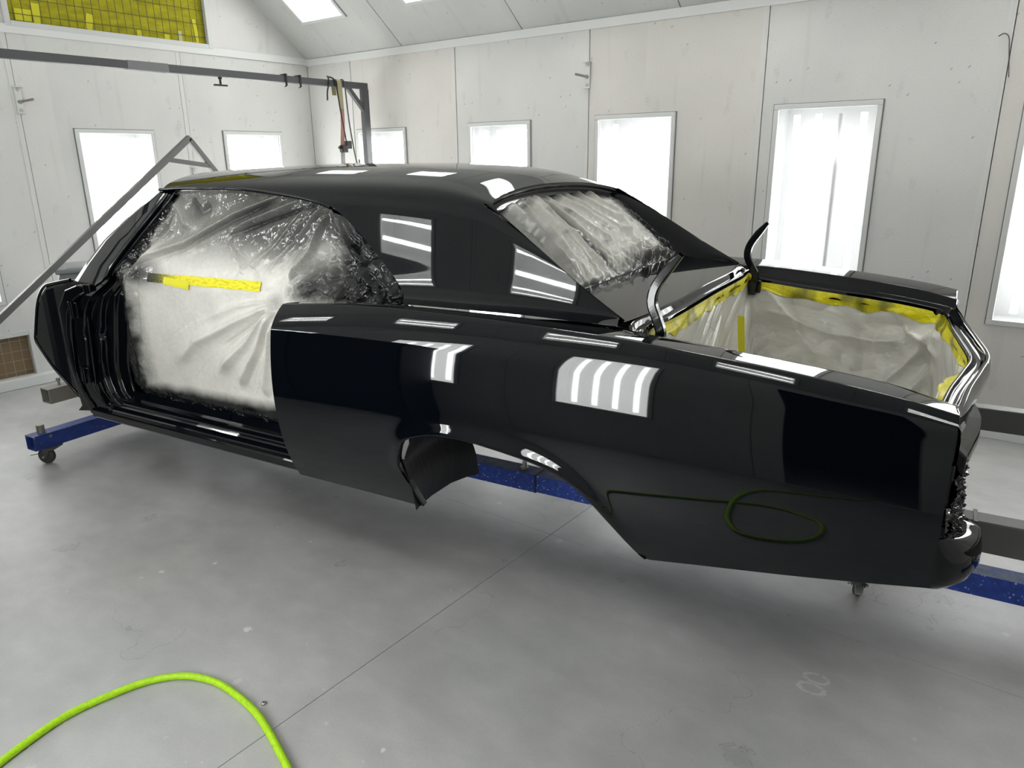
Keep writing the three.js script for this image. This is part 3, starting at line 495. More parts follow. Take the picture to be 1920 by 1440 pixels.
both('hinge_pillar', [patch(range(0, 1.02, 110), range(0.44, 1.095, 60), (t, y) => { const w = t + 0.03 * Math.sin(y * 9) * t * (1 - t) + (y > 0.80 && y < 0.86 ? 0.05 * Math.sin((y - 0.80) / 0.06 * Math.PI) * Math.max(0, 0.25 - Math.abs(t - 0.55)) * 4 : 0); return [lerp(fE(y), bE(y), t), y, pillarL(clamp(w, 0, 1.04)) - 0.05 * sm(1.0, 1.09, y)]; }, null, true),
  B3(-3.47, -3.40, 0.905, 0.975, 0.835, 0.85, 0.004), cyl([-3.435, 0.90, 0.852], [-3.435, 0.98, 0.852], 0.008), B3(-3.47, -3.40, 0.60, 0.67, 0.832, 0.85, 0.004), cyl([-3.435, 0.595, 0.852], [-3.435, 0.675, 0.852], 0.008), B3(-3.36, -3.31, 1.00, 1.06, 0.79, 0.83, 0.006)], M.jamb);
const cowlPts = [[-3.40, 1.066], [-3.458, 1.066], [-3.613, 1.048], [-3.755, 1.022], [-3.84, 1.002], [-3.90, 0.96], [-3.945, 0.90], [-3.975, 0.84], [-4.01, 0.762], [-4.027, 0.71], [-3.99, 0.66], [-3.908, 0.579], [-3.80, 0.505], [-3.716, 0.451], [-3.643, 0.40], [-3.42, 0.43]];
part('cowl', [prism(cowlPts, 1.48, -0.74, 0.02)], M.paint, car);
both('cowl_flange', [tube(cowlPts.slice(2, 15).map(([a, y]) => [a - 0.004, y, 0.735]), 0.007, 90, 6), prism([[-3.60, 0.425], [-3.56, 0.46], [-3.60, 0.7], [-3.60, 0.93], [-3.52, 1.02], [-3.42, 1.05], [-3.36, 1.05], [-3.42, 0.45]], 0.09, 0.735, 0.01)], M.jamb);
// wheel houses and the floor pans
const houseRow = (l, k, dy = 0) => archS.filter((_, i) => i % 2 === 0).map(([a, y]) => [-1.14 + (a + 1.14) * k, 0.42 + (y - 0.42) * k + dy, l]);
both('wheel_house', [loft([houseRow(0.90, 1.0), houseRow(0.86, 1.03), houseRow(0.78, 1.06), houseRow(0.66, 1.06), houseRow(0.58, 1.0), houseRow(0.54, 0.93)])], M.under, 'black undercoated wheel house');
part('floor_pan', [B3(-3.6, -1.62, 0.46, 0.50, -0.70, 0.70, 0.01), B3(-1.7, -0.7, 0.60, 0.64, -0.24, 0.24, 0.01), B3(-0.75, 0.03, 0.56, 0.60, -0.50, 0.50, 0.01), B3(-1.68, -1.62, 0.46, 0.8, -0.70, 0.70, 0.01)], M.under, car);

// ---------------------------------------------------------------- masking film, sprayed black along its edges
const fold = (pts, w, amp, sharp = 1.3, taper = 1) => ({ pts, w, amp, sharp, taper });
function folds(list, x, y) {
  let s = 0;
  for (const f of list) { const [d, t] = lineDist(f.pts, x, y), w = f.w * (f.taper ? lerp(0.35, 1, t) : 1); if (d < w * 3) s += f.amp * (f.sharp >= 1.4 ? Math.exp(-1.25 * (Math.hypot(d, 0.005) - 0.005) / w) : Math.pow(1 / (1 + (d / w) ** 2), f.sharp)) * (f.taper ? sm(0, 0.12, t) * sm(1, 0.75, t) + 0.15 : 1); }
  return s;
}
function filmMat(name, paintF, u0, u1, v0, v1, light, rough = [0.34, 0.07]) {
  const W = 768, H = 768, at = (x, y) => [lerp(u0, u1, x), lerp(v0, v1, y)];
  const mask = (x, y) => { const [u, v] = at(x, y); const p = paintF(u, v); return clamp(p + (p > 0.02 && p < 0.98 ? 0.16 * n2(u * 190, v * 190) * (1 - Math.abs(2 * p - 1)) : 0)); };
  const map = dataTex(W, H, (x, y) => { const m = mask(x, y), k = 1 + 0.03 * n2(x * 40, y * 40); return light.map((c, i) => Math.pow(lerp(c * k, [0.004, 0.0045, 0.0055][i], m), 1 / 2.2)); });
  const rm = dataTex(256, 256, (x, y) => { const m = mask(x, y), r = lerp(rough[0], rough[1], sm(0.25, 0.92, m)); return [r, r, r]; }, false);
  const m = std(lin(1, 1, 1), 1, { map, roughnessMap: rm, ior: 1.5, side: THREE.DoubleSide }); m.name = name;
  return m;
}
const FILM = [0.72, 0.705, 0.66];
const uvIn = (u0, u1, v0, v1) => (u, v) => [(u - u0) / (u1 - u0), (v - v0) / (v1 - v0)];

// -- over the door opening and the quarter window
const dF = [
  fold([[-2.216, 1.05], [-2.383, 0.893], [-2.637, 0.717]], 0.032, 0.055), fold([[-2.22, 1.03], [-2.363, 0.831], [-2.514, 0.676]], 0.028, 0.05), fold([[-2.23, 0.99], [-2.309, 0.794], [-2.362, 0.654]], 0.024, 0.04),
  fold([[-2.222, 1.055], [-2.430, 0.974], [-2.709, 0.857], [-2.914, 0.715]], 0.035, 0.042), fold([[-2.225, 1.068], [-2.452, 1.026], [-2.656, 0.953]], 0.02, 0.016), fold([[-2.22, 1.04], [-2.42, 0.93], [-2.60, 0.83]], 0.014, -0.022), fold([[-2.23, 1.0], [-2.33, 0.85], [-2.45, 0.70]], 0.012, -0.014),
  fold([[-2.28, 1.455], [-2.544, 1.372], [-2.797, 1.257], [-3.191, 1.152]], 0.022, 0.032, 1.5), fold([[-2.30, 1.44], [-2.56, 1.345], [-2.82, 1.225], [-3.18, 1.12]], 0.02, -0.022, 1.4), fold([[-2.19, 1.434], [-2.364, 1.377], [-2.555, 1.311]], 0.012, 0.022, 1.6),
  fold([[-2.10, 1.42], [-2.364, 1.345], [-2.6, 1.27]], 0.013, -0.018, 1.5), fold([[-2.082, 1.411], [-2.172, 1.305], [-2.317, 1.136]], 0.02, 0.04, 1.6), fold([[-2.11, 1.417], [-2.19, 1.287], [-2.36, 1.16]], 0.022, -0.03, 1.4), fold([[-2.043, 1.393], [-2.122, 1.232], [-2.169, 1.117]], 0.018, 0.045, 1.6),
  fold([[-2.15, 1.43], [-2.3, 1.25], [-2.48, 1.12]], 0.018, 0.016), fold([[-2.839, 1.425], [-2.768, 1.367], [-2.70, 1.40]], 0.03, -0.03), fold([[-2.93, 1.42], [-2.84, 1.33], [-2.72, 1.31]], 0.03, 0.02), fold([[-2.410, 1.145], [-2.535, 1.252], [-2.50, 1.20]], 0.012, 0.016), fold([[-2.33, 1.135], [-2.44, 1.2], [-2.52, 1.25]], 0.012, -0.012),
  fold([[-2.018, 1.399], [-1.907, 1.297], [-1.781, 1.196], [-1.668, 1.124]], 0.010, 0.022, 1.4, 0), fold([[-2.004, 1.385], [-1.927, 1.278], [-1.795, 1.160], [-1.723, 1.113]], 0.011, 0.026, 1.4, 0), fold([[-2.032, 1.394], [-1.962, 1.313], [-1.870, 1.209], [-1.82, 1.11]], 0.012, 0.028, 1.4, 0), fold([[-1.99, 1.37], [-1.87, 1.25], [-1.74, 1.15]], 0.008, -0.014, 1.4, 0), fold([[-1.975, 1.385], [-1.85, 1.275], [-1.70, 1.165]], 0.007, 0.012, 1.4, 0),
  fold([[-2.085, 1.243], [-1.986, 1.172], [-1.921, 1.170], [-1.904, 1.243]], 0.05, -0.05, 1.2, 0), fold([[-2.0, 1.30], [-1.99, 1.22], [-1.96, 1.17]], 0.04, -0.03, 1.2, 0),
  fold([[-2.963, 1.410], [-3.086, 1.272], [-3.210, 1.122]], 0.012, 0.020, 1.4, 0), fold([[-2.921, 1.364], [-3.006, 1.253], [-3.147, 1.137]], 0.014, -0.024, 1.4, 0), fold([[-2.915, 1.396], [-2.909, 1.300], [-3.053, 1.186], [-3.190, 1.101]], 0.012, 0.022, 1.4, 0),
  fold([[-3.13, 1.09], [-3.16, 0.9], [-3.15, 0.70]], 0.02, 0.02, 1.3, 0), fold([[-3.08, 1.08], [-3.10, 0.95], [-3.12, 0.8]], 0.014, -0.014, 1.3, 0), fold([[-2.05, 1.12], [-2.1, 1.15], [-2.16, 1.2]], 0.02, 0.02, 1.3, 0),
];
const doorBase = (a, y) => { const hi = sideLine(a, y) - 0.02, lo = 0.755 - 0.02 * sm(0.9, 0.6, y); return lerp(lo, hi, sm(1.04, 1.16, y)) + lerp(0, 0.05, sm(-2.3, -2.08, a) * sm(1.1, 1.0, y)); };
const crumple = (a, y, f, k) => k ? k * (Math.abs(n2(a * f * 0.5, y * f * 0.5)) + 0.55 * Math.abs(n2(a * f + 3, y * f)) + 0.25 * Math.abs(n2(a * f * 2.1, y * f * 2.1 + 5)) - 0.6) : 0;
function doorFilmP(a, y) {
  const belt = Math.exp(-(((y - 1.115) / 0.045) ** 2)) * sm(-2.25, -2.1, a), left = Math.max(sm(-3.0, -3.12, a) * 0.8, sm(-2.88, -2.96, a + (1.4 - y) * 0.72) * 1.6), quart = sm(-2.12, -2.0, a);
  const w = folds(dF, a, y) + crumple(a, y, 19, 0.034 * belt + 0.007 * left) + crumple(a + 3, y, 11, 0.03 * quart * sm(1.38, 1.15, y) + 0.0018 + 0.004 * sm(1.1, 1.25, y)) + 0.004 * n2(a * 5, y * 5) + 0.0004 * n2(a * 45, y * 36);
  return [a, y, doorBase(a, y) + 0.75 * w];
}
const doorOutline = [[-2.94, 1.452], [-2.62, 1.466], [-2.38, 1.453], [-2.21, 1.438], [-2.1, 1.42], [-2.02, 1.398], [-1.905, 1.338], [-1.81, 1.278], [-1.71, 1.206], [-1.62, 1.13], [-1.60, 1.10], [-2.04, 1.07], [-2.05, 0.95], [-2.05, 0.55], [-2.05, 0.515], [-3.10, 0.515], [-3.24, 0.60], [-3.25, 0.70], [-3.21, 0.82], [-3.18, 1.0], [-3.26, 1.08], [-3.10, 1.25], [-2.99, 1.37]];
const doorSDF = polySDF(doorOutline);
const doorPaint = (a, y) => {
  const n = 0.5 * fbm(a * 5, y * 5, 4);
  let m = Math.exp(-(((a + 3.1) / 0.17) ** 2 + ((y - 1.115) / 0.06) ** 2)) * (1.0 + 0.3 * n); m = Math.max(m, sm(-2.96, -3.2, a) * 0.5, 0.08 + 0.12 * n);
  m = Math.max(m, sm(0.655 + 0.02 * n, 0.585 + 0.03 * n, y + (a + 2.7) * -0.02));                      // sill edge
  m = Math.max(m, sm(-3.08 + 0.08 * n, -3.17 + 0.08 * n, a) * 0.98, sm(-3.0 + 0.1 * n, -3.16, a) * sm(1.2, 1.1, y) * 0.6);   // hinge pillar edge
  
  m = Math.max(m, sm(1.11, 1.30, y) * (0.68 + 0.22 * sm(-0.1, 0.55, 0.25 * n + (y - 1.25) * 1.1 + sm(-2.75, -2.25, a) * 0.5) - clamp(folds(dF, a, y) * 4, -0.12, 0.2)));     // mist over the upper half, with fold shading painted in: valleys darker
  m = Math.max(m, sm(1.40, 1.455, y) * 0.55, sm(-2.24 + 0.1 * n, -2.08 + 0.08 * n, a - (y - 1.1) * 0.16) * sm(1.04, 1.1, y) * (0.93 + 0.07 * sm(-2.0, -1.9, a)));   // quarter window
  m = Math.max(m, sm(-2.14, -2.06, a) * 0.35 * sm(1.0, 0.8, y), Math.exp(-(((a + 2.22) / 0.05) ** 2 + ((y - 1.06) / 0.04) ** 2)) * 0.5);
  m = Math.max(m, sm(-2.88 + 0.06 * n, -2.95 + 0.06 * n, a + (1.4 - y) * 0.72) * sm(1.09, 1.14, y) * 0.99);
  if (a > -2.16 && a < -1.93) m = Math.max(0.1, m - 0.42 * Math.exp(-(((a + 2.06) / 0.07) ** 2 + ((y - 1.25) / 0.06) ** 2)));
  return clamp(m);
};
const dU = [-3.27, -1.58, 0.5, 1.48];
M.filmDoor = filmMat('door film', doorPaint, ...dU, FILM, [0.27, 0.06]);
const doorFilm = thing('masking_film', 'grey masking film sprayed black at its edges across the door opening', 'masking film', CAR_AT, CAR_TURN);
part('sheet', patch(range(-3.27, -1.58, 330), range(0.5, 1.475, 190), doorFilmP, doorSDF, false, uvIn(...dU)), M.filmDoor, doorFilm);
const ribbonOn = (P, a0, a1, yA, yB, w, lift, n = 60, ragged = 0) => patch(range(a0, a1, n), range(0, 1, 6), (a, t) => { const y = lerp(yA, yB, (a - a0) / (a1 - a0)) + (t - 0.5) * w + ragged * 0.004 * n2(a * 30, 3); const p = P(a, y); return [p[0], p[1], p[2] + lift]; });
const tapeMap = dataTex(512, 64, (x, y) => { const m = sm(0.3, 0.0, x + 0.06 * fbm(x * 30, y * 3, 2)) * 0.95 + 0.12 * n2(x * 220, y * 24) * sm(0.5, 0.1, x) + 0.35 * Math.max(0, fbm(x * 14, y * 3, 3)), k = 1 + 0.05 * n2(x * 60, y * 9); return [0.90, 0.86, 0.04].map((c) => lerp(c * k, 0.12, clamp(m))); });
M.tapeDoor = std(lin(1, 1, 1), 0.5, { map: tapeMap, side: THREE.DoubleSide });
const tapeUv = (g) => { const p = g.attributes.uv, n = p.count; let lo = 1e9, hi = -1e9; for (let i = 0; i < n; i++) { lo = Math.min(lo, p.getX(i)); hi = Math.max(hi, p.getX(i)); } for (let i = 0; i < n; i++) p.setX(i, (p.getX(i) - lo) / (hi - lo)); return g; };
part('tape_strip', tapeUv(ribbonOn(doorFilmP, -3.0, -2.31, 1.102, 1.112, 0.036, 0.004, 90)), M.tapeDoor, doorFilm, 'yellow tape strip joining two sheets of film');
part('tape_tab', ribbonOn(doorFilmP, -2.885, -2.725, 1.098, 1.085, 0.03, 0.006, 24), M.tapeBright, doorFilm, 'short yellow tape tab below the strip');
// -- over the rear window
function rearFilmP(u, v) {                              // u across -1..1 (camera side +1), v 0 top .. 1 bottom
  const t = clamp(v), a = lerp(-1.405 + 0.02 * u * u, -1.085 - 0.012 * u * u, v), y0 = lerp(1.428 - 0.032 * u * u, 1.150 - 0.004 * u * u, v), l = u * lerp(0.545, 0.575, v);
  const bow = 0.022 * Math.sin(Math.PI * t) * (1 - u * u * 0.7);
  const fan = [[0.92, 0.0, 0.80, 1], [0.80, 0.0, 0.70, 1], [0.68, 0.0, 0.55, 0.9], [0.60, 0.0, 0.42, 1], [0.46, 0.0, 0.20, 0.9], [0.40, 0.0, -0.02, 0.8], [0.18, 0, -0.14, 0.55], [0.10, 0.0, -0.34, 0.7], [-0.12, 0.0, -0.5, 0.7], [-0.3, 0.0, -0.7, 0.5]];
  let w = 0;
  for (const [ua, va, ub, vb] of fan) { const k = clamp((v - va) / (vb - va)), uc = lerp(ua, ub, k), d = Math.abs(u - uc), ww = lerp(0.02, 0.06, k); w += 0.034 * Math.exp(-1.3 * (Math.hypot(d, 0.012) - 0.012) / ww) * (1 - k * 0.65) * (ua > 0.5 ? 1.4 : 0.9); }
  const low = sm(0.62, 0.9, v) * sm(1.02, 0.95, v), right = sm(0.7, -0.5, u);
  w += crumple(u * 0.55, v * 0.36, 12, 0.040 * low * (0.2 + 0.8 * right)) + 0.011 * Math.sqrt(Math.abs(Math.sin(Math.PI * (u + 0.06 * v) * 10.5 + 1.3 * n2(u * 3, v)))) * sm(0.5, 0.64, u) * sm(1.0, 0.9, u) * sm(0.0, 0.1, v) + 0.004 * n2(u * 4, v * 3) + 0.0015 * n2(u * 16, v * 12);
  w += 0.03 * Math.pow(1 / (1 + (lineDist([[-0.34, 0.45], [-0.30, 0.62], [-0.22, 0.8]], u, v)[0] / 0.05) ** 2), 1.5) + 0.0;
  const edge = sm(0, 0.05, v) * sm(1, 0.96, v) * sm(1, 0.97, Math.abs(u));
  return [a + (bow + w * edge) * 0.62, y0 + (bow + w * edge) * 0.78, l];
}
const rearPaint = (u, v) => { const n = 0.5 * fbm(u * 3, v * 3, 4); let m = 0.8 * sm(0.12, 0.45, n); m = Math.max(m, sm(0.14 + 0.16 * n, 0.02, v) * 0.95, sm(-0.62 - 0.3 * n, -0.85, u) * 0.99, sm(0.80 + 0.2 * n, 0.92, v) * 0.9 * sm(0.6, -0.2, u), sm(0.66, 0.9, u + 0.2 * n) * 0.45, sm(0.95, 1, v)); if (u > 0.05 && u < 0.62) m = Math.max(m, 0.85 * Math.exp(-(((u - lerp(0.50, 0.28, v)) / 0.05) ** 2))); return clamp(m); };
M.filmRear = filmMat('rear film', rearPaint, -1, 1, 0, 1, FILM, [0.27, 0.06]);
const rearFilm = thing('masking_film', 'grey crinkled masking film stretched over the rear window opening', 'masking film', CAR_AT, CAR_TURN);
part('sheet', patch(range(-1, 1, 420), range(0, 1, 170), rearFilmP, null, true, (u, v) => [(u + 1) / 2, v]), M.filmRear, rearFilm);

// -- lining the open trunk
const rimN = 240, rim = ringCurveAt(0.050, -0.035);
function ringCurveAt(d, dy) { const r = ringAt(d, dy), c = new THREE.CatmullRomCurve3(r.filter((_, i) => i % 4 === 0).map(V3), true); return Array.from({ length: rimN + 1 }, (_, i) => c.getPointAt((i % rimN) / rimN).toArray()); }
const tubK = table([[0, 1], [0.08, 0.985], [0.3, 0.96], [0.55, 0.90], [0.66, 0.80], [0.8, 0.45], [1, 0.0]]), tubD = table([[0, 0], [0.08, 0.04], [0.3, 0.17], [0.55, 0.32], [0.66, 0.37], [0.8, 0.40], [1, 0.405]]);
const tF = [fold([[-0.74, 1.0], [-0.62, 0.86], [-0.5, 0.74]], 0.03, 0.04, 1.4, 0), fold([[-0.6, 0.95], [-0.4, 0.9], [-0.28, 0.84]], 0.025, -0.03, 1.4, 0), fold([[-0.2, 0.95], [-0.14, 0.86], [-0.02, 0.80]], 0.02, 0.035, 1.4, 0), fold([[0.0, 0.93], [-0.08, 0.8], [-0.2, 0.66]], 0.025, 0.045, 1.4, 0), fold([[0.02, 0.9], [-0.03, 0.76], [-0.1, 0.62]], 0.02, 0.04, 1.4, 0), fold([[-0.45, 0.98], [-0.33, 0.86], [-0.3, 0.7]], 0.03, -0.03, 1.4, 0), fold([[-0.72, 0.9], [-0.45, 0.83], [-0.2, 0.82]], 0.02, 0.03, 1.4, 0), fold([[-0.3, 0.9], [-0.18, 0.89], [-0.1, 0.93]], 0.03, -0.035, 1.4, 0)];
function tubP(s, v, flat = false) {
  const f = ((s % 1) + 1) % 1 * rimN, i = Math.floor(f), t = f - i, p = [0, 1, 2].map((k) => lerp(rim[i][k], rim[Math.min(i + 1, rimN)][k], t));
  const k = tubK(v), cx = -0.37, x = cx + (p[0] - cx) * k, z = p[2] * k, y = p[1] - tubD(v), r = Math.hypot(p[0] - cx, p[2]) || 1, nx = -(p[0] - cx) / r, nz = -p[2] / r, fade = sm(0, 0.06, v) * sm(1, 0.7, v);
  const q = x * 1.9 + z * 0.3 + 33, g = y * 2.6 + z * 1.4;
  const w = flat ? 0.03 : fade * (0.025 * fbm(q * 0.6, g * 0.6, 2) + crumple(q, g, 1.3, 0.05) + crumple(q + 4, g * 0.8 + q * 0.5, 3.6, 0.014) * sm(-0.2, 0.4, n2(q * 0.6, g * 0.6 + 3)) + folds(tF, x, y) * sm(0.5, 0.62, Math.abs(z)));
  return [x + nx * w, y + 0.35 * w, z + nz * w];
}
const tubPaint = (s, v) => { const n = 0.5 * fbm(Math.cos(s * 6.283) * 4, Math.sin(s * 6.283) * 4 + v * 6, 4); return clamp(0.9 * sm(0.28, 0.5, n)); };
M.filmTub = filmMat('trunk film', tubPaint, 0, 1, 0, 1, FILM, [0.27, 0.06]);
const tub = thing('masking_film', 'wrinkled grey brown masking film lining the open trunk', 'masking film', CAR_AT, CAR_TURN);
part('sheet', patch(range(0, 1, 420), range(0.002, 0.998, 110), tubP, null, false, (s, v) => [s, v]), M.filmTub, tub);
const tapeTub = dataTex(1024, 64, (x, y) => { const c = Math.cos(x * 6.283) * 3, d = Math.sin(x * 6.283) * 3, m = 0.5 * sm(0.0, 0.5, fbm(c * 1.0, d * 1.0 + y * 0.1, 3) + 0.14 * n2(x * 420, y * 26)), k = 1 + 0.06 * n2(x * 160, y * 6); return [0.90, 0.86, 0.04].map((q, i) => lerp(q * k, [0.06, 0.065, 0.07][i], clamp(m))); });
M.tapeTub = std(lin(1, 1, 1), 0.45, { map: tapeTub, side: THREE.DoubleSide });
part('tape_border', patch(range(0, 1, 420), range(0, 1, 6), (s, t) => { const p = tubP(s, lerp(-0.02, 0.072 + 0.02 * n2(Math.cos(s * 6.283) * 5, Math.sin(s * 6.283) * 5), t)), r = Math.hypot(p[0] + 0.37, p[2]); return [p[0] - (p[0] + 0.37) / r * 0.005, p[1] + 0.001, p[2] - p[2] / r * 0.005]; }, null, false, (s, t) => [s * 1, 1 - t]), M.tapeTub, tub, 'yellow tape border along the trunk lip');
part('tape_strip', patch(range(0, 1, 30), range(0, 1, 4), (t, w) => { const p = tubP(0.935, lerp(0.22, 0.62, t), true); return [p[0] + 0.01 + 0.03 * (w - 0.5), p[1], p[2] + 0.01 + 0.012 * (w - 0.5)]; }), M.tapeBright, tub, 'upright yellow tape strip inside the trunk');

// -- crumpled film left around the tail lamp recess
const tailFilm = thing('masking_film', 'crumpled glossy black film bunched at the tail lamp recess', 'masking film', CAR_AT, CAR_TURN);
part('sheet', patch(range(0, 1, 70), range(0, 1, 120), (u, v) => { const y = lerp(0.86, 0.675, v), l = lerp(0.885, lerp(0.60, 0.70, v), u), a = tailA(l) + 0.018 + 0.03 * sm(0, 0.4, u) * (0.4 + 0.6 * v), w = crumple(u, v * 1.6, 5, 0.016) + crumple(u + 7, v * 1.6, 11, 0.006); return [a + w * 0.9, y + w * 0.3, l + 0.4 * w]; }, (u, v) => Math.min(u - 0.0 + 0.02, 0.9 - u + 0.25 * n2(v * 3, 2) - 0.35 * sm(0.5, 0, v), 0.97 - v), false), std(lin(0.02, 0.021, 0.024), 0.07, { metalness: 0.25 }), tailFilm);

// ---------------------------------------------------------------- body dolly under the car
const dolly = thing('body_dolly', 'blue and grey square tube body dolly on casters under the car', 'dolly', CAR_AT, CAR_TURN);
function painted(g) { return g; }
function sixFaces(p0, p1, w, h) { // box along x with grey dusted top and blue sides
  const g = new THREE.BoxGeometry(p1[0] - p0[0], h, w), uv = g.attributes.uv; for (let i = 0; i < uv.count; i++) uv.setXY(i, uv.getX(i) * (p1[0] - p0[0]) * 2.2, uv.getY(i) * h * 2.2); return g.translate((p0[0] + p1[0]) / 2, p0[1], p0[2]);
}
const faceMats = [M.blue, M.blue, M.greyTop, M.blue, M.blue, M.blue];
{ const m = shadow(new THREE.Mesh(sixFaces([-4.13, 0.146, -0.07], [-1.54, 0, 0], 0.088, 0.088), faceMats)); m.name = 'spine_beam'; dolly.add(m);
  const q = shadow(new THREE.Mesh(sixFaces([-1.54, 0.146, -0.07], [1.3, 0, 0], 0.082, 0.082), faceMats)); q.name = 'spine_beam'; dolly.add(q); }
part('joint_gap', B3(-1.546, -1.538, 0.1015, 0.1905, -0.1145, -0.0255), M.black, dolly);
part('bolt', [cyl([-1.62, 0.19, -0.07], [-1.62, 0.225, -0.07], 0.011, 10), cyl([-1.62, 0.19, -0.07], [-1.62, 0.2, -0.07], 0.02, 6)], M.zinc, dolly);
part('cross_beam', [hollow([-4.17, 0.139, -0.86], [-4.17, 0.139, 0.80], 0.08, 0.08, 0.005)], M.blueWorn, dolly);
part('cross_beam', [hollow([1.1, 0.139, -0.7], [1.1, 0.139, 0.7], 0.08, 0.08, 0.005)], M.blueWorn, dolly);
part('socket', [cyl([-4.17, 0.178, 0.735], [-4.17, 0.225, 0.735], 0.02, 12)], M.rawSteel, dolly);
part('upper_arm', [hollow([-4.12, 0.385, -0.56], [-4.12, 0.385, 0.70], 0.08, 0.08, 0.005)], std(lin(0.22, 0.205, 0.175), 0.55, { metalness: 0.2 }), dolly, 'bare steel cross tube');
part('bolt', [cyl([-4.12, 0.425, 0.62], [-4.12, 0.46, 0.62], 0.007, 8), cyl([-4.12, 0.452, 0.62], [-4.12, 0.468, 0.62], 0.012, 6)], M.zinc, dolly);
part('upright', [B3(-4.15, -4.09, 0.178, 0.35, -0.03, 0.03), B3(-3.9, -3.82, 0.345, 0.62, -0.04, 0.04), B3(-4.09, -3.82, 0.345, 0.42, -0.03, 0.03)], M.railGrey, dolly);
for (const z of [-0.53, 0.53]) part('rail', [B3(-0.35, 1.14, 0.552, 0.640, z - 0.034, z + 0.034, 0.006)], M.railGrey, dolly);
part('rail_tie', [B3(1.06, 1.14, 0.56, 0.635, -0.49, 0.49, 0.004), B3(1.065, 1.135, 0.178, 0.57, -0.035, 0.035, 0.004)], M.railGrey, dolly);
part('tape_wrap', [B3(0.09, 0.1, 0.6395, 0.642, 0.49, 0.57)], M.black, dolly);
function caster(x, z, ang) {
  const c = new THREE.Group(); c.name = 'caster'; c.position.set(x, 0, z); c.rotation.y = ang; dolly.add(c);
  part('wheel', [new THREE.TorusGeometry(0.028, 0.0185, 14, 28).translate(0, 0.0465, 0), cyl([0, 0.0465, -0.016], [0, 0.0465, 0.016], 0.03, 24)], M.rubber, c);
  part('fork', [prism([[-0.012, 0.04], [0.012, 0.04], [0.035, 0.09], [-0.005, 0.09]], 0.004, 0.02), prism([[-0.012, 0.04], [0.012, 0.04], [0.035, 0.09], [-0.005, 0.09]], 0.004, -0.024), B3(-0.008, 0.04, 0.086, 0.092, -0.024, 0.024)], M.steel, c);
  part('plate', [B3(-0.04, 0.07, 0.091, 0.0985, -0.045, 0.045)], M.steel, c);
  part('axle', [cyl([0, 0.0465, -0.034], [0, 0.0465, 0.034], 0.007, 8), cyl([0, 0.0465, -0.036], [0, 0.0465, -0.028], 0.011, 6)], M.zinc, c);
  part('brake_lever', [bar([-0.03, 0.062, 0], [-0.085, 0.05, 0.004], 0.024, 0.006, 0.002)], M.zinc, c);
}
caster(-4.17, 0.73, 0.5); caster(-4.17, -0.73, 0.3); caster(-0.178, -0.02, 1.62); caster(1.1, 0.6, 1.2); caster(1.1, -0.6, 1.0);

// ---------------------------------------------------------------- rack behind the car, straps and hooks on it
const XG = -5.15;
const rack = thing('hanging_rack', 'grey square tube rack with braced post before the end wall', 'rack', [XG, 0, 0]);
part('beam', [B3(-0.025, 0.025, 2.163, 2.213, -4.70, -0.6, 0.003)], M.steel, rack);
part('post', [B3(-0.025, 0.025, 0.006, 2.1635, -4.705, -4.643, 0.003)], M.steel, rack);
part('brace', [bar([0, 2.17, -4.49], [0, 1.99, -4.66], 0.035, 0.035, 0.003)], M.steel, rack);
part('foot', [B3(-0.12, 0.12, 0, 0.008, -4.74, -4.6)], M.steel, rack);
part('post', [B3(-0.025, 0.025, 0.0, 2.164, -0.66, -0.60, 0.003)], M.steel, rack);
part('sleeve', [B3(-0.028, 0.028, 2.16, 2.216, -2.9, -2.62, 0.003)], std(lin(0.2, 0.2, 0.205), 0.6), rack, 'lighter grey sleeve on the beam');
const frame = thing('strut_frame', 'grey steel triangular strut frame standing before the end wall', 'frame', [XG, 0, 0]);
part('strut', [bar([0, 0.02, -0.755], [0, 1.742, -2.998], 0.035, 0.04, 0.004)], M.steelGrey = std(lin(0.15, 0.15, 0.145), 0.5, { metalness: 0.1 }), frame);
part('strut', [bar([0, 1.735, -2.99], [0, 0.03, -4.30], 0.035, 0.035, 0.004)], M.steelGrey, frame);
part('brace', [bar([0, 1.592, -2.82], [0, 1.548, -3.128], 0.03, 0.03, 0.003)], M.steelGrey, frame);
single('tee_clamp', [cyl([0, 0.0, 0], [0, 0.046, 0], 0.008, 10), B3(-0.012, 0.012, -0.012, 0.0, -0.052, 0.052, 0.003), cyl([0, 0.036, 0], [0, 0.05, 0], 0.014, 10)], M.black, 'black tee handled clamp hanging under the rack beam', 'clamp', [XG, 2.1125, -3.295]);
for (const [z, l] of [[-3.85, 'small spring clip on the rack beam beside the tee clamp'], [-3.985, 'small spring clip on the rack beam beside the hooks']]) single('spring_clip', [B3(-0.03, 0.03, 0.0, 0.01, -0.012, 0.012), B3(0.026, 0.032, -0.075, 0.012, -0.008, 0.008), tube([[0.03, -0.06, 0], [0.045, -0.075, 0.01], [0.03, -0.085, 0.02]], 0.004, 12, 6)], M.black, l, 'clip', [XG, 2.214, z]);
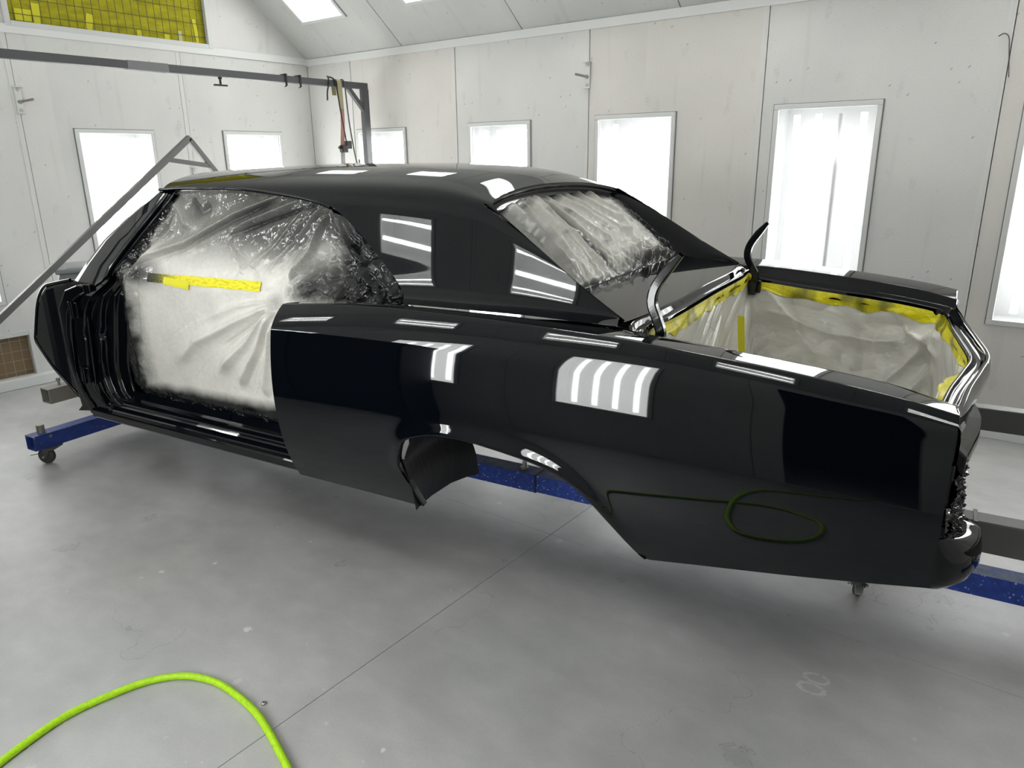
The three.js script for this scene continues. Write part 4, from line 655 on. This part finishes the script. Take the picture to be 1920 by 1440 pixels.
// hooks and straps
single('hook_rod', [tube([[0.03, -0.14, 0.06], [0.032, -0.07, 0.055], [0.03, 0.0, 0.03], [0.01, 0.045, 0.02], [-0.02, 0.05, 0.0], [0.036, 0.01, -0.03], [0.036, -0.25, -0.07], [0.036, -0.5, -0.11]], 0.006, 60, 8, false, 0.4)], M.black, 'long black hook rod over the rack beam', 'hook', [XG, 2.19, -4.30]);
single('hook_rod', [tube([[-0.035, -0.1, 0.02], [-0.034, 0.0, 0.02], [0, 0.032, 0.01], [0.034, 0.0, 0.0], [0.036, -0.3, -0.02], [0.036, -0.62, -0.07], [0.05, -0.64, -0.09], [0.04, -0.61, -0.10]], 0.006, 60, 8, false, 0.4)], M.steel, 'long grey wire hook hanging beside the straps', 'hook', [XG, 2.19, -4.43]);
function webbing(pts, w, t) { const c = new THREE.CatmullRomCurve3(pts.map(V3)), rows = []; for (let i = 0; i <= 30; i++) { const p = c.getPointAt(i / 30), k = w / 2; rows.push([[p.x - t, p.y, p.z - k], [p.x + t, p.y, p.z - k], [p.x + t, p.y, p.z + k], [p.x - t, p.y, p.z + k]]); } return loft(rows, true); }
const strapT = thing('ratchet_strap', 'tan and red ratchet strap looped over the rack beam', 'strap', [XG, 0, -4.37]);
part('webbing', [webbing([[0.03, 1.98, -0.015], [0.034, 2.1, -0.01], [0.03, 2.215, 0.0], [-0.03, 2.216, 0], [-0.032, 2.1, 0]], 0.045, 0.002)], std(lin(0.34, 0.31, 0.18), 0.8), strapT, 'tan webbing');
part('webbing', [webbing([[0.034, 1.99, -0.015], [0.036, 1.88, -0.01], [0.034, 1.7, 0.01]], 0.04, 0.002)], std(lin(0.34, 0.17, 0.14), 0.8), strapT, 'faded red webbing');
part('buckle', [B3(0.015, 0.06, 1.64, 1.70, -0.03, 0.03, 0.006), B3(0.02, 0.055, 1.67, 1.735, -0.08, -0.02, 0.006), cyl([0.035, 1.68, -0.05], [0.035, 1.68, 0.05], 0.012, 10)], M.black, strapT);
part('webbing', [webbing([[0.034, 1.65, 0.01], [0.04, 1.55, 0.02], [0.03, 1.42, 0.01], [0.03, 1.2, -0.02]], 0.042, 0.002)], std(lin(0.30, 0.30, 0.30), 0.8), strapT, 'grey strap tail');

// ---------------------------------------------------------------- small things on the walls and the floor
function latch(label, at, turn, dir) {
  const g = thing('wall_latch', label, 'latch', at, turn);
  part('plate', [B3(-0.022, 0.022, 0, 0.175, 0, 0.008, 0.002), B3(-0.03, 0.03, 0.168, 0.176, 0, 0.03, 0.002), B3(-0.025, 0.025, -0.004, 0.003, 0, 0.02, 0.002)], M.frame, g);
  part('peg', [cyl([0, 0.075, 0.006], [dir * 0.075, 0.095, 0.05], 0.0075, 10), cyl([0, 0.075, 0.0], [0, 0.075, 0.02], 0.012, 10)], M.rawSteel, g);
  part('screw', [cyl([0, 0.02, 0.006], [0, 0.02, 0.012], 0.012, 8), cyl([0, 0.155, 0.006], [0, 0.155, 0.012], 0.012, 8)], M.zinc, g);
}
latch('metal wall latch with peg on the long wall seam', [-2.955, 2.045, ZR + 0.006], 0, -1);
latch('metal wall latch with peg on the end wall seam', [XB + 0.006, 1.915, -2.285], Math.PI / 2, 1);
latch('small wall latch on the end wall behind the strut frame', [XB + 0.006, 1.36, -3.53], Math.PI / 2, 1);
single('wire_hook', [tube([[-0.025, 0.01, 0.01], [0, 0.02, 0.02], [0.022, 0.0, 0.02], [0.032, -0.06, 0.015], [0.05, -0.19, 0.01]], 0.0025, 30, 6)], M.steel, 'bent wire hook stuck to the long wall seam', 'hook', [-0.47, 2.13, ZR + 0.004]);
single('storage_bin', [prism([[-0.26, 0], [0.26, 0], [0.30, 0.86], [0.28, 0.915], [0.24, 0.93], [-0.24, 0.93], [-0.28, 0.915], [-0.30, 0.86]], 0.4, -0.2, 0.02), B3(-0.31, 0.31, 0.895, 0.925, -0.215, 0.215, 0.012)], std(lin(0.17, 0.18, 0.185), 0.45), 'grey upright bin standing behind the cowl', 'bin', [-5.22, 0, -2.32], undefined, 1.2);
const hosePts = [[-2.02, -0.2], [-2.08, -0.38], [-2.118, -0.5], [-2.14, -0.62], [-2.125, -0.73], [-2.09, -0.84], [-2.02, -0.92], [-1.92, -0.96], [-1.82, -0.966], [-1.70, -0.957], [-1.59, -0.93], [-1.51, -0.905], [-1.42, -0.875], [-1.28, -0.82], [-1.1, -0.74], [-0.86, -0.60], [-0.67, -0.46], [-0.56, -0.39], [-0.43, -0.40], [-0.31, -0.49], [-0.30, -0.66], [-0.39, -0.89], [-0.53, -1.0], [-0.64, -1.01], [-0.69, -0.88], [-0.70, -0.64], [-0.66, -0.23], [-0.54, 0.08], [-0.26, 0.29], [0.05, 0.5], [0.2, 0.9]];
const hoseMap = dataTex(1024, 64, (x, y) => { const k = 0.95 + 0.05 * n2(x * 900, y * 3), d = Math.max(0, n2(x * 160, y * 4) - 0.66) * 0.9; return [0.68 * k - d * 0.5, 0.88 * k - d * 0.6, 0.05 + d * 0.1]; });
single('air_hose', [new THREE.TubeGeometry(new THREE.CatmullRomCurve3(hosePts.map(([x, z]) => new THREE.Vector3(x, 0.0112, z))), 300, 0.0112, 12)], std(lin(1, 1, 1), 0.5, { map: hoseMap }), 'lime green air hose curving across the floor', 'hose');
single('steel_nut', [new THREE.LatheGeometry([[0.0035, 0], [0.008, 0.0], [0.009, 0.003], [0.008, 0.006], [0.0045, 0.008], [0.0035, 0.007]].map((p) => new THREE.Vector2(...p)), 12)], M.zinc, 'small steel nut on the floor beside the hose', 'nut', [-1.722, 0, -1.0]);

renderer.render(scene, camera);
